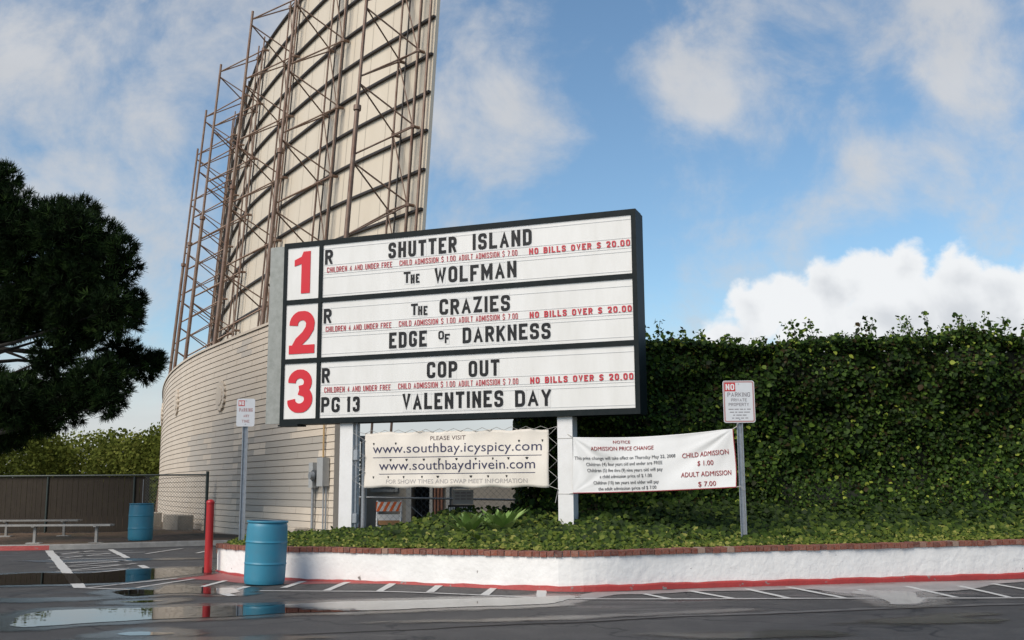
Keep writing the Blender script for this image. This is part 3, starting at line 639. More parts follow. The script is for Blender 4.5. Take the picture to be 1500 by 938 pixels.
# ================================================================== DRIVE-IN SCREEN
SKIRT = [(-3.95,23.35),(-4.72,24.5),(-6.6,27.45),(-8.5,30.5),(-10.2,33.4),(-11.7,36.4),(-13.3,40.1),(-15.3,45.5),(-17.6,52.5),(-19.2,58.),(-20.6,64)]
wallp = catmull(SKIRT, .45); WS = [0]
for a, b in zip(wallp, wallp[1:]): WS.append(WS[-1]+(b-a).length)
def wall_at(s):
    for i in range(len(WS)-1):
        if WS[i+1] >= s or i == len(WS)-2:
            a, b = wallp[i], wallp[i+1]; d = (b-a).normalized(); return a+d*(s-WS[i]), d, Vector((-d.y, d.x, 0))
wn = [wall_at(s)[2] for s in WS]
skirt = thing('curved_skirt_wall', 'tall cream wall with curved face and horizontal grooves at the foot of the screen', 'wall', (-4,23.4,0))
sk = MB(); ZT = 5.62; NC = 34; ch = (ZT-.1)/NC
PATCH = [(.6,4.5,.85,2.45,1),(4.5,6.9,.75,2.2,1),(5.6,6.6,2.2,2.7,1),(10.2,12.4,1.8,3.0,2),(5.9,6.9,5.0,5.4,2),(7.2,9.6,.9,3.3,2),(2.4,5.3,2.45,2.95,2),(3.2,4.2,3.4,3.9,2)]  # touch-up patches, plus one broad area of greyer wall
for c in range(NC):
    z0 = .1+c*ch; z1 = z0+ch-.013
    for i in range(len(WS)-1):
        a, b, na, nb = wallp[i], wallp[i+1], wn[i], wn[i+1]; s = (WS[i]+WS[i+1])/2; zc = (z0+z1)/2
        mi = 0
        for s0, s1, q0, q1, pm in PATCH:
            j = .25*math.sin(c*2.1+s0*3)
            if s0+j < s < s1+j and q0 < zc < q1: mi = 1+pm
        o = Vector((0, 0, 1))
        def P(p, n, off, z): return (p.x+n.x*off, p.y+n.y*off, z)
        sk.add([P(a,na,.022,z0), P(b,nb,.022,z0), P(b,nb,.008,z1), P(a,na,.008,z1)], [(3,2,1,0)], mi)      # lapped face
        sk.add([P(a,na,.008,z1), P(b,nb,.008,z1), P(b,nb,-.022,z1), P(a,na,-.022,z1)], [(3,2,1,0)], 1)
        if c < NC-1:
            sk.add([P(a,na,-.022,z1), P(b,nb,-.022,z1), P(b,nb,-.022,z1+.013), P(a,na,-.022,z1+.013)], [(3,2,1,0)], 1)
            sk.add([P(a,na,-.022,z1+.013), P(b,nb,-.022,z1+.013), P(b,nb,.022,z1+.013), P(a,na,.022,z1+.013)], [(3,2,1,0)], 1)
for c in range(NC):
    z0 = .1+c*ch; s0 = .4+((c*1.37) % 3.66)
    while s0 < WS[-1]-1:
        p_, d_, n_ = wall_at(s0); e_ = .022; w_ = d_*.007
        lo, hi = p_+n_*(e_+.0015), p_+n_*(.0095)
        sk.add([(*(lo-w_).xy, z0+.002), (*(lo+w_).xy, z0+.002), (*(hi+w_).xy, z0+ch-.014), (*(hi-w_).xy, z0+ch-.014)], [(3,2,1,0)], 1); s0 += 3.66
# back face, coping and ends
for i in range(len(WS)-1):
    a, b, na, nb = wallp[i], wallp[i+1], wn[i], wn[i+1]
    q = lambda p, n, off, z: (p.x+n.x*off, p.y+n.y*off, z)
    sk.add([q(a,na,-.28,.0), q(b,nb,-.28,0), q(b,nb,-.28,ZT), q(a,na,-.28,ZT)], [(0,1,2,3)], 0)
    sk.add([q(a,na,.05,ZT-.02), q(b,nb,.05,ZT-.02), q(b,nb,.05,ZT+.05), q(a,na,.05,ZT+.05), q(b,nb,-.3,ZT+.05), q(a,na,-.3,ZT+.05)], [(3,2,1,0),(5,4,2,3)], 0)
    sk.add([q(a,na,.02,-.2), q(b,nb,.02,-.2), q(b,nb,.02,.1), q(a,na,.02,.1)], [(3,2,1,0)], 1)
for i in (0, len(WS)-1):
    a, na = wallp[i], wn[i]
    sk.add([(a.x+na.x*.03, a.y+na.y*.03, -.1), (a.x-na.x*.28, a.y-na.y*.28, -.1), (a.x-na.x*.28, a.y-na.y*.28, ZT), (a.x+na.x*.03, a.y+na.y*.03, ZT)], [(0,1,2,3) if i == 0 else (3,2,1,0)], 0)
sk.build('wall_face', [M['skirt'], M['skirt_groove'], M['skirt_patch'], M['skirt_patch2']], skirt)
# scalloped sun discs on the wall
def px_s(X, Y): return min(range(len(WS)), key=lambda i: (wallp[i].x-X)**2+(wallp[i].y-Y)**2)
for (X, Y, z, rr) in ((-8.6,30.75,4.03,.46),(-11.72,36.55,4.33,.46),(-14.65,43.6,4.4,.48)):
    i = px_s(X, Y); c = wallp[i]; n = wn[i]; tdir = Vector((-n.y, n.x, 0)); mb = MB(); pl = []
    for q in range(96):
        a = 2*math.pi*q/96; r_ = rr*(.86+.14*abs(math.cos(a*7))); pl.append((r_*math.cos(a), r_*math.sin(a)))
    fn = lambda x, y, h: c+n*(.02+h)+tdir*x+Vector((0,0,z+y))
    mb.prism(pl, 0, .055, fn); mb.prism([(x*.62, y*.62) for x, y in pl[::2]], .055, .075, fn)
    mb.build('sun_ornament', M['skirt'], skirt)

screen = thing('drive_in_screen', 'huge cream curved drive-in screen seen from behind with brown steel trusses', 'movie screen', (-2.5,29.5,0))
SP = catmull([(-2.0,30.0),(-5.3,34.05),(-8.25,38.6),(-10.6,42.9),(-11.95,46.1),(-13.4,49.9),(-15.25,54.9),(-16.75,59.9),(-18.5,66)], .61)
SS = [0]
for a, b in zip(SP, SP[1:]): SS.append(SS[-1]+(b-a).length)
ZK = [5.72+1.22*i for i in range(13)]; ZTOP = 20.42; ZBOT = 5.5; LEAN = .068
def scr(s, z, off):
    """point of the screen's back at arc length s, height z, off metres out of it towards the road"""
    i = min(range(len(SS)-1), key=lambda j: abs(SS[j]+.3-s)) if s > 0 else 0
    while i > 0 and SS[i] > s: i -= 1
    while i < len(SS)-2 and SS[i+1] < s: i += 1
    a, b = SP[i], SP[i+1]; d = (b-a).normalized(); p = a+d*(s-SS[i]); n = Vector((-d.y, d.x, 0))
    p = p+n*(off+LEAN*(20.36-z)); return Vector((p.x, p.y, z))
sc = MB(); NS = len(SS)
front = [[scr(s, z, 0.) for s in SS] for z in (ZBOT, 8, 11, 14, 17, ZTOP)]
sc.grid(front); back = [[scr(s, z, -.12) for s in SS] for z in (ZBOT, 8, 11, 14, 17, ZTOP)]
sc.grid(back[::-1])
sc.grid([front[-1], back[-1]]); sc.grid([back[0], front[0]])
sc.grid([[r[0] for r in back], [r[0] for r in front]]); sc.grid([[r[-1] for r in front], [r[-1] for r in back]])
for i in range(2, NS-1, 2):      # standing seams of the sheets
    s = SS[i]; q = [(scr(s-.013, z, .004), scr(s+.013, z, .004)) for z in (ZBOT+.02, 13, ZTOP-.02)]
    for (a, b), (c, d_) in zip(q, q[1:]): sc.add([a, c, d_, b], [(0,1,2,3)], 1)
sc.build('screen_sheet', [M['screen'], M['seam']], screen, smooth=False)
for z in ZK:
    mb = MB()
    rows = [[scr(s, z+dz, o) for s in SS] for dz, o in ((-.036, .012), (-.036, .11), (.036, .11), (.036, .012))]
    mb.grid(rows); mb.add([r[0] for r in rows], [(3,2,1,0)]); mb.add([r[-1] for r in rows], [(0,1,2,3)])
    mb.build('rail', M['rail'], screen)
mb = MB(); mb.path([scr(.1, z, .15) for z in (5, 10, 15, 20.4)], .045, 8); mb.build('edge_post', M['steel'], screen)
def truss(s, ph):
    """three-legged mast: thick outer leg, two thin inner legs, zigzag lacing; ph shifts its joints up"""
    tw = bpy.data.objects.new('truss_tower', None); COL.objects.link(tw); tw.parent = screen
    IN, OUT = .30, lambda z: 1.88+.006*(20.36-z)
    hw = .52; zn = lambda k: 5.72+1.22*(k+ph)
    top = 10 if ph < .6 else 10
    col_ = MB(); zc = 12.35; zt = zn(top)+.45
    col_.tube(scr(s, -.1, OUT(-.1)), scr(s, zc, OUT(zc)), .078, .072, 10); col_.tube(scr(s, zc, OUT(zc)), scr(s, zt, OUT(zt)), .052, .048, 10)
    col_.tube(scr(s, zc-.08, OUT(zc)), scr(s, zc+.07, OUT(zc)), .115, .115, 12)
    col_.build('outer_leg', M['steel'], tw, root=screen, smooth=True)
    for sg in (-1, 1):
        b = MB(); b.tube(scr(s+sg*hw, -.1, IN), scr(s+sg*hw, ZK[12]+.1, IN), .038, .033, 8)
        b.build('inner_leg', M['steel'], tw, root=screen, smooth=True)
        b = MB(); b.tube(scr(s+sg*hw*.66, 5.0, .15), scr(s+sg*hw*.66, ZK[12], .15), .028, .028, 6)
        b.build('hanger_rod', M['rail'], tw, root=screen, smooth=True)
    w = MB()
    for k in range(-2, 12, 2):
        zo = zn(k)
        if zo < 4: continue
        po = scr(s, zo, OUT(zo))
        for sg in (-1, 1):
            zu, zd = min(zn(k+1), 20.36), zn(k-1)
            if k <= top: w.tube(po+Vector((0,0,.11)), scr(s+sg*hw, zu-.03, IN), .029, .029, 6)
            if k <= top: w.tube(po-Vector((0,0,.11)), scr(s+sg*hw, zd+.06, IN), .026, .026, 6)
        zi = zn(k+1)
        if zi < 20.4:
            a, b = scr(s-hw, zi, IN), scr(s+hw, zi, IN); w.tube(a, b, .028, .028, 6)
            if zi+2.44 < 20.4: w.tube(a, scr(s+hw, zi+2.44, IN), .022, .022, 6)
            for sg in (-1, 1): w.tube(scr(s+sg*hw, zi, IN+.03), scr(s+sg*hw, zi, .05), .05, .05, 6); w.obox(scr(s+sg*hw, zi, IN), (.055,0,0), (0,.055,0), (0,0,.055))
    w.build('lacing', M['steel'], tw, root=screen)
for s, ph in ((.95, .15), (5.75, -.15), (10.55, .85), (15.35, .6), (20.15, .35), (24.95, .05)): truss(s, ph)

# electric meter and conduits on the skirt wall
p0, d0, n0 = wall_at(.85)
em = thing('electric_meter', 'grey electric meter box with round dial on the cream curved wall', 'meter', tuple(p0))
def onwall(s, z, off): p, d, n = wall_at(s); return Vector((p.x+n.x*off, p.y+n.y*off, z))
def wallbox(mb, s, z0, z1, hw_, dep):
    p, d, n = wall_at(s); mb.obox(p+n*(.035+dep/2)+Vector((0,0,(z0+z1)/2)), d*hw_, n*dep/2, Vector((0,0,(z1-z0)/2)))
mb = MB(); wallbox(mb, .95, 1.35, 1.92, .12, .14); mb.build('meter_box', M['meter'], em)
mb = MB(); wallbox(mb, .40, 1.38, 2.02, .16, .16); mb.build('switch_box', M['meter'], em)
mb = MB(); c = onwall(.72, 1.62, .2); mb.tube(onwall(.72, 1.62, .05), onwall(.72, 1.62, .22), .13, .13, 20); mb.tube(onwall(.72,1.62,.22), onwall(.72,1.62,.30), .095, .08, 20, 1)
mb.build('dial', [M['pole_dark'], M['galv_pole']], em, smooth=True)
mb = MB(); mb.tube(onwall(1.0, .1, .09), onwall(1.0, 1.36, .09), .035, n=8); mb.tube(onwall(.45, .1, .07), onwall(.45, 1.38, .07), .018, n=8); mb.tube(onwall(.3, .1, .07), onwall(.3, 1.38, .07), .018, n=8)
mb.build('conduit', M['galv_pole'], em)
mb = MB(); mb.tube(onwall(.5, 2.0, .07), onwall(.5, 5.4, .07), .022, n=8); mb.build('riser_pipe', M['yellowpipe'], em)

# concrete blocks lying at the wall's foot
def concrete_block(x, y, z, rz, sx, sy, sz, label):
    b = MB(); b.bevbox((0,0,sz/2), sx/2, sy/2, sz/2, .02); o = b.build('concrete_block', M['block']); o.location = (x, y, z); o.rotation_euler = (0,0,rz)
    tag(o, label, 'concrete block', 'concrete blocks at the foot of the curved wall')
concrete_block(-10.2, 32.2, .06, R(-52), 1.25, .5, .5, 'grey concrete block behind the fence nearest the fence end post')
concrete_block(-11.9, 34.6, .06, R(-54), 1.0, .5, .52, 'grey concrete block behind the fence, beside the blue drum')
concrete_block(-4.98, 24.2, .10, R(-57), .75, .35, .36, 'small grey concrete block between the near drum and the electric meter')

# ================================================================== PLANTER
PW = [(-4.83,17.45),(-4.2,16.55),(-3.4,15.87),(-2.5,15.5),(-1.45,15.05),(-.3,14.42),(.45,14.03),(.75,13.95),(1.2,13.98),(2.3,14.3),(4,14.65),(5.65,15.05),(7.4,15.48),(12,16.6),(17,17.7)]
PH = [(-4.83,.45),(-3.4,.485),(-1.5,.485),(-.3,.50),(1.2,.51),(4,.53),(7.4,.54),(17,.56)]
def wall_h(x): return float(np.interp(x, [a for a, b in PH], [b for a, b in PH]))
pw = catmull(PW, .16)
pwx = np.array([p.x for p in pw]); pwy = np.array([p.y for p in pw])
def wall_y(x): return np.interp(x, pwx, pwy)
planter = thing('planter_wall', 'low white stucco planter wall capped with red bricks along the kerb', 'wall', (.6,14,0))
back_pts = [(-4.90,17.62),(-4.98,18.4),(-5.1,19.6)]
full = [Vector((x, y, 0)) for x, y in back_pts[::-1]] + list(pw)
b = MB(); kerb = MB(); CAPH = .068
nrm = []
for i in range(len(full)):
    d_ = (full[min(i+1, len(full)-1)]-full[max(i-1, 0)]).normalized(); nrm.append(Vector((d_.y, -d_.x, 0)))      # outwards
prof = [(.0, .0), (.0, .1), (.004, None), (-.2, None), (-.2, 0)]
for i in range(len(full)-1):
    Q = []
    for j in (i, i+1):
        p, n = full[j], nrm[j]; h = (wall_h(p.x)-CAPH)*(1 if j > 2 else .8)
        wob = .006*math.sin(p.x*2.1)+.002*math.sin(p.x*9.7+1)
        Q.append([(p.x+n.x*(o_+ (wob if z_ is None or z_ else 0)), p.y+n.y*(o_+(wob if z_ is None or z_ else 0)), h if z_ is None else z_) for o_, z_ in prof])
    for q in range(len(prof)-1): b.add([Q[0][q], Q[1][q], Q[1][q+1], Q[0][q+1]], [(0,1,2,3)])
    if i >= 2:
        K = []
        for j in (i, i+1):
            p, n = full[j], nrm[j]; kh = .030+.045*float(smoothstep(p.x, -1.5, 1.5))+.006*math.sin(p.x*7)+.004*math.sin(p.x*17); ko = .032+.03*float(smoothstep(p.x, -1, 1.5))
            K.append([(p.x+n.x*ko, p.y+n.y*ko, 0), (p.x+n.x*(ko-.012), p.y+n.y*(ko-.012), kh*.8), (p.x+n.x*(ko-.03), p.y+n.y*(ko-.03), kh), (p.x+n.x*.002, p.y+n.y*.002, kh+.004)])
        for q in range(3): kerb.add([K[0][q], K[1][q], K[1][q+1], K[0][q+1]], [(0,1,2,3)])
b.build('stucco_body', M['stucco'], planter, smooth=True); kerb.build('painted_kerb', M['red_kerb'], planter, smooth=True)
bk = MB(); bl = catmull([(p.x, p.y) for p in full], .105)
for i, (a, c) in enumerate(zip(bl, bl[1:])):
    d_ = (c-a).normalized(); n = Vector((d_.y, -d_.x, 0)); mid = (a+c)/2; h = wall_h(mid.x)-CAPH-(.1 if mid.x < -4.9 else 0)
    bk.tint = min(1, max(0, random.betavariate(2.2, 2.4))) if random.random() > .03 else 1.
    jz = random.uniform(-.006, .006); jo = random.uniform(-.008, .008)
    bk.obox(mid+n*(-.085+jo)+Vector((0,0,h+CAPH/2+.002+jz)), d_*.047, n*.115, Vector((0,0,CAPH/2)))
bk.build('brick_cap', M['brick'], planter)
mo = MB()
for i in range(len(full)-1):
    Q = [[(full[j].x+nrm[j].x*o_, full[j].y+nrm[j].y*o_, wall_h(full[j].x)-CAPH-(.1 if full[j].x < -4.9 else 0)+z_) for o_, z_ in ((.012,.003),(.012,.054),(-.185,.054),(-.185,.003))] for j in (i, i+1)]
    for q in range(3): mo.add([Q[0][q], Q[1][q], Q[1][q+1], Q[0][q+1]], [(0,1,2,3)])
mo.build('mortar_bed', M['mortar'], planter)

def bed_z(x, y):
    x = np.asarray(x, float); y = np.asarray(y, float)
    edge = np.interp(x, [-5.2,-4.6,-3,-2.2,0], [17.4,17.6,20.2,21.5,30])
    drop = smoothstep(y, edge, edge+3.2)
    h = np.interp(x, [a for a, b in PH], [b for a, b in PH]) - .045
    return h*(1-drop)+.10*drop + .10*smoothstep(y, 16.5, 19.5)*smoothstep(x, 1.2, 3)
def bed_left(y): return np.interp(y, [17.4, 19, 25], [-4.85, -4.75, -4.2])
xs = np.linspace(0, 1, 70); rows = []
for t in np.linspace(0, 1, 30):
    r = []
    for u in xs:
        x = -4.8+u*21; y0 = float(wall_y(x))+.12 if x > -4.75 else 17.6
        y = y0+t*(25-y0)
        if x < -4.0: x = max(x, float(bed_left(y)))
        r.append((x, y, float(bed_z(x, y))+.012*math.sin(x*9)*math.sin(y*8)))
    rows.append(r)
s_ = MB(); s_.grid(rows); tag(s_.build('planter_soil', M['soil'], smooth=True), kind='structure')

# ================================================================== MARQUEE SIGN  (local frame: x along the face, y into it, z up)
TH = 1.2092; SW = 7.172
SGN_LOC, SGN_RZ = (-4.533, 20.257, 0.), -(math.pi/2-TH)
sign = thing('marquee_sign', 'large drive-in marquee sign on two white posts listing three numbered programmes', 'sign', SGN_LOC, SGN_RZ)
def sgn_world(x, y, z): return ROOTM[sign.name] @ Vector((x, y, z))
ZB, ZT_ = 2.562, 6.162; D1, D2 = 4.964, 3.792
fr = MB(); fw = .075
fr.box((0,0,ZT_-.10), (SW,.40,ZT_)); fr.box((0,0,ZB), (SW,.40,ZB+.105)); fr.box((0,0,ZB+.105), (fw,.40,ZT_-.10)); fr.box((SW-.085,0,ZB+.105), (SW,.40,ZT_-.10))
fr.box((.805,-.004,ZB+.105), (.885,.05,ZT_-.10))
for z in (D1, D2):
    fr.box((fw,-.002,z-.045), (.805,.05,z+.045)); fr.box((.885,-.002,z-.045), (SW-.085,.05,z+.045))
fr.box((fw,.30,ZB+.105), (SW-.085,.36,ZT_-.10))
fr.box((SW-.05,.40,ZB+.02), (SW,.52,ZT_-.01)); fr.box((.02,.40,ZB+.02), (SW-.05,.44,ZB+.06))
fr.box((-.02,-.02,ZB-.035), (.42,.3,ZB))
fr.build('cabinet_frame', M['frame'], sign, local=True)
rc = MB(); rc.box((-.60,.42,ZB+.05), (SW-.06,.50,ZT_+.06)); rc.build('rear_cabinet', M['galv'], sign, local=True)
bounds = [ZT_-.10, D1+.045, D1-.045, D2+.045, D2-.045, ZB+.105]
for i in range(3):
    z1, z0 = bounds[2*i], bounds[2*i+1]
    m = MB(); m.box((fw,.022,z0), (.805,.05,z1)); npn = m.build('number_panel', M['panel'], sign, local=True)
    nm = MB(); fnn = lambda x, z, d: (x, .021-d, z)
    zb = (5.13, 3.935, 2.785)[i]; H = .84
    if i == 0:
        nm.prism([(.40,zb),(.60,zb),(.60,zb+H),(.44,zb+H),(.395,zb+H-.10),(.24,zb+H-.16),(.24,zb+H-.285),(.40,zb+H-.245)], .0, .010, lambda x, y, h: (x, .021-h, y))
    elif i == 1:
        P = [(.255,zb+.56)]+[(.445-.19*math.cos(a), zb+.575+.18*math.sin(a)) for a in np.linspace(.25, math.pi-.1, 12)]+[(.62,zb+.49),(.53,zb+.36),(.38,zb+.235),(.29,zb+.085)]
        stroke(nm, P, .19, (.155,.735), (zb,zb+H), fnn, 0, .010); stroke(nm, [(.16,zb+.085),(.735,zb+.085)], .17, (.15,.74), (zb,zb+H), fnn, 0, .0106)
    else:
        P = [(.43-.18*math.cos(a), zb+.59+.165*math.sin(a)) for a in np.linspace(-.05, math.pi+.95, 16)]+[(.42,zb+.435)]
        stroke(nm, P, .175, (.17,.72), (zb,zb+H), fnn, 0, .010)
        P = [(.42,zb+.44)]+[(.43-.195*math.cos(a), zb+.26-.175*math.sin(a)) for a in np.linspace(math.pi+.85, 0.02, 18)]
        stroke(nm, P, .185, (.16,.73), (zb,zb+H), fnn, 0, .0106)
    nm.build('number', M['red_num'], npn, root=sign, local=True)
    m = MB(); m.box((.885,.022,z0), (SW-.085,.05,z1))
    pz = ((5.51,5.65,5.06,5.47,5.405,5.985),(4.335,4.48,3.90,4.295,4.23,4.79),(3.155,3.30,2.72,3.115,3.05,3.64))[i]
    for z in pz: m.box((.885,.017,z-.005), (SW-.085,.022,z+.004), 1)
    m.build('text_panel', [M['panel'], M['track']], sign, local=True)
fs = lambda x, z, d: (x, .016-d, z)
def title(parts_, name='title_lettering', m=None, t=.19):
    for body, x0, x1, z, h in parts_:       # each word a part, its clear letter tiles under it
        mb = MB(); tl = MB()
        letters(mb, body, x0, x1, z, h, t, fs, gap=.17, dz=.007)
        n_ = len(body); wt = (x1-x0)/n_
        for q in range(n_):
            a_ = x0+wt*q+.012; tl.box((a_, .0183+.0002*(q % 3), z-.03), (a_+wt-.02, .0215, z+h+.03))
        lt = mb.build(name, m or M['black_letter'], sign, local=True); tl.build('letter_tiles', M['tile'], lt, root=sign, local=True)
title([('R',.93,1.10,5.67,.295)], 'rating_lettering'); title([('R',.93,1.10,4.50,.285)], 'rating_lettering'); title([('R',.92,1.09,3.34,.29)], 'rating_lettering')
title([('PG',.92,1.32,2.77,.29),('13',1.47,1.75,2.77,.29)], 'rating_lettering')
title([('SHUTTER',2.32,3.74,5.675,.305),('ISLAND',4.07,5.23,5.685,.305)])
title([('T',2.65,2.79,5.165,.215),('HE',2.80,2.98,5.15,.17),('WOLFMAN',3.29,4.93,5.105,.305)])
title([('T',2.81,2.95,4.545,.215),('HE',2.96,3.15,4.53,.17),('CRAZIES',3.40,4.80,4.505,.295)])
title([('EDGE',2.36,3.14,3.94,.30),('O',3.38,3.49,4.05,.16),('F',3.51,3.61,3.98,.17),('DARKNESS',3.87,5.57,3.95,.29)])
title([('COP',3.15,3.76,3.335,.30),('OUT',3.99,4.59,3.33,.295)])
title([('VALENTINES',2.65,4.66,2.765,.30),('DAY',4.89,5.57,2.76,.295)])
for z in (5.50, 4.33, 3.15):
    for body, x0, x1, dz_, h_, t_, gp in (('CHILDREN 4 AND UNDER FREE', .98, 2.40, 0, .105, .092, .17), ('CHILD ADMISSION $ 1.00', 2.56, 3.72, .01, .105, .092, .17),
                                      ('ADULT ADMISSION $ 7.00', 3.79, 4.95, .01, .105, .092, .17), ('NO BILLS OVER $ 20.00', 5.18, 7.06, .005, .115, .21, .24)):
        mb = MB(); letters(mb, body, x0, x1, z+dz_, h_, t_, fs, gap=gp); mb.build('price_lettering', M['red_letter'], sign, local=True)
for x0, zg in ((1.305, .2), (5.655, .3)):
    p = MB(); p.box((x0,.08,zg), (x0+.275,.36,ZB-.001)); po = p.build('post', M['white_post'], sign, local=True)
    s2 = MB()
    for z in ((1.2205, 2.18) if x0 > 3 else (.0,)): s2.box((x0-.005,.075,z-.005), (x0+.280,.365,z+.005))
    s2.build('tie_band', M['rope'], po, root=sign, local=True)
cdm = MB(); cdm.tube((1.645,.12,.4), (1.645,.12,ZB), .024, n=8)
for z, hz in ((1.95,.10),(.78,.09)): cdm.bevbox((1.645,.12,z), .05, .05, hz, .012)
cdm.build('conduit', M['galv_pole'], sign, local=True)

# ---- banner between the posts
bn = thing('web_address_banner', 'cream banner with two web addresses laced between the two white posts', 'banner', SGN_LOC, SGN_RZ)
BX0, BX1, BZ0, BZ1 = 1.80, 5.46, 1.35, 2.375
def wave1(x, z):
    return .16 + .012*math.sin(x*5.3+z*2) + .008*math.sin(x*11-z*3) + .01*math.sin(z*7+x)
def scal(x): return .012*abs(math.sin((x-BX0)*math.pi/.28))
cl = MB(); nx, nz = 74, 20; G_ = []
for i in range(nz+1):
    r = []
    for j in range(nx+1):
        x = BX0+(BX1-BX0)*j/nx; t = i/nz; z = (BZ0+.012*math.sin(x*9)-.01*(x-BX0)/3)+t*(BZ1-BZ0-scal(x)); r.append((x, wave1(x, z), z))
    G_.append(r)
cl.grid(G_); bcl = cl.build('cloth', M['banner'], bn, local=True, smooth=True)
so = bcl.modifiers.new('thickness', 'SOLIDIFY'); so.thickness = .004; so.offset = 1
fb1 = lambda x, z, d: (x, wave1(x, z)-.006-d, z)
for nm_, mm, L_ in (('heading_lettering', M['brownink'], [('PLEASE VISIT',3.16,3.87,2.205,.075)]),
                    ('address_lettering', M['navy'], [('www.southbay.icyspicy.com',1.97,5.33,1.985,.165)]),
                    ('address_lettering', M['navy'], [('www.southbaydrivein.com',2.10,5.21,1.67,.165)]),
                    ('footer_lettering', M['faded'], [('FOR SHOW TIMES AND SWAP MEET INFORMATION',2.25,5.06,1.42,.075)])):
    mb = MB()
    for body, x0, x1, z, h in L_: script(mb, body, x0, x1, z, h, fb1, .0)
    mb.build(nm_, mm, bn, local=True)
ul = MB()
for x0, x1, z in ((1.97,5.33,1.90),(2.10,5.21,1.595)):
    n = 40; ul.grid([[(x0+(x1-x0)*j/n, wave1(x0+(x1-x0)*j/n, z)-.007, z+dz) for j in range(n+1)] for dz in (-.006, .006)])
ul.build('underline', M['navy'], bn, local=True)
sl_ = MB()
for zrow, step in ((2.16, .47), (1.855, .335), (1.54, .335)):
    x = 1.99
    while x < 5.35:
        if not (zrow > 2.1 and 2.95 < x < 4.0) and random.random() > .12:
            w_ = random.uniform(.018, .032); q = lambda dx, dz: (x+dx, wave1(x+dx, zrow+dz)-.0075, zrow+dz)
            sl_.add([q(-w_,.012), q(-.4*w_,-.022), q(.3*w_,-.026), q(w_,.012), q(0,.018)], [(0,1,2,3,4)])
        x += step*random.uniform(.9, 1.1)
sl_.build('wind_slit', M['slit'], bn, local=True)
rp = MB()
for xa, xb in ((BX0+.01, 1.585), (BX1-.01, 5.65)):
    pts = []; nz_ = 7
    for i in range(nz_+1):
        z = BZ0+(BZ1-BZ0)*i/nz_; pts.append(((xa if i % 2 == 0 else xb), .15 if i % 2 == 0 else .075, z))
    rp.path(pts, .006, 5)
pts = [(1.58,.1,BZ1+.04)]
for i in range(27): pts.append((BX0+(BX1-BX0)*i/26, .155, BZ1+(.035 if i % 2 else -.02)))
pts.append((5.66,.1,BZ1+.02)); rp.path(pts, .005, 5)
rp.path([(BX1-.02,.16,BZ0+.02),(5.66,.07,BZ0-.05),(5.60,.08,BZ0-.28)], .006, 5)
rp.build('lacing_rope', M['rope'], bn, local=True)

# ---- price notice banner, from the right post out to the sign pole
PA, PB = Vector(sgn_world(5.94, .05, 0)), Vector((3.31, 15.62, 0))
PA.z = 0; u_ = (PB-PA); UL = u_.length; rzb = math.atan2(u_.y, u_.x)
pb = thing('price_notice_banner', 'creased white admission price notice banner tied from a white sign post to a grey pole', 'banner', tuple(PA), rzb)
fY = (PA.y, PB.y)
def tproj(f): return f*fY[0]/(f*fY[0]+(1-f)*fY[1])
def bz(t, w): # w 0 bottom..1 top
    lo = 1.235+(1.325-1.235)*t-.015*math.sin(math.pi*t); hi = 2.195+(2.185-2.195)*t-.05*math.sin(math.pi*min(1, t*1.05))
    return lo+(hi-lo)*w
def crease(a, b):
    r = math.hypot(a*2.4, b); an = math.atan2(b, a*2.4+1e-6)
    return .020*math.exp(-r*1.2)*min(1, r*2)*(math.sin(an*11)+.4*math.sin(an*19+1))
def wave2(t, w): return .02*math.sin(7*t+3*w)+.012*math.sin(16*t-5*w)+crease(1-t, 1-w)+.6*crease(t, 1-w)+.5*crease(t, w)
cl = MB(); cl.grid([[(UL*j/170, wave2(j/170, i/70), bz(j/170, i/70)) for j in range(171)] for i in range(71)])
pc = cl.build('cloth', M['banner2'], pb, local=True, smooth=True)
so = pc.modifiers.new('thickness', 'SOLIDIFY'); so.thickness = .004; so.offset = 1
hem = MB(); hem.path([(UL*j/40, wave2(j/40, 0)-.002, bz(j/40, 0)) for j in range(41)], .008, 5); hem.path([(UL, wave2(1, i/12)-.002, bz(1, i/12)) for i in range(13)], .008, 5); hem.build('red_hem', M['redink'], pb, local=True)
def fb2(x, z, d):  # x = photo fraction across 0..1, z = fraction up
    t = tproj(x); return (UL*t, wave2(t, z)-.011-d, bz(t, z))
def rowz(px, py):   # photo zoom px to fraction up
    f = (px-60)/1305; top = 90-35*f; bot = 555-45*f; return 1-(py-top)/(bot-top)
def row(mb, body, xa, xb, ya, yb, h, off=.004):
    f0, f1 = (xa-60)/1305, (xb-60)/1305
    script(mb, body, f0, f1, rowz(xa, ya), h/460., fb2, off, slope=rowz(xb, yb)-rowz(xa, ya))
for nm_, mm, rows_ in (('heading_lettering', M['redink'], (('NOTICE',395,525,132,130,24),('ADMISSION PRICE CHANGE',215,718,196,184,32))),
    ('notice_lettering', M['greyink'], (('This price change will take effect on Thursday May 22, 2008',75,885,277,255,27),('Children (4) four years old and under are FREE',170,785,327,307,27),
     ('Children (5) five thru (9) nine years old will pay',175,785,377,362,27),('a child admission price of $ 1.00',270,700,427,412,27),
     ('Children (10) ten years and older will pay',218,750,480,465,27),('the adult admission price of $ 7.00',255,728,530,512,27))),
    ('price_lettering', M['redink'], (('CHILD ADMISSION',940,1310,266,250,38),('$ 1.00',1065,1190,332,330,38),('ADULT ADMISSION',935,1325,423,413,38),('$ 7.00',1070,1200,499,495,38)))):
    for r_ in rows_:
        mb = MB(); row(mb, *r_, .0); mb.build(nm_, mm, pb, local=True)
tie = MB()
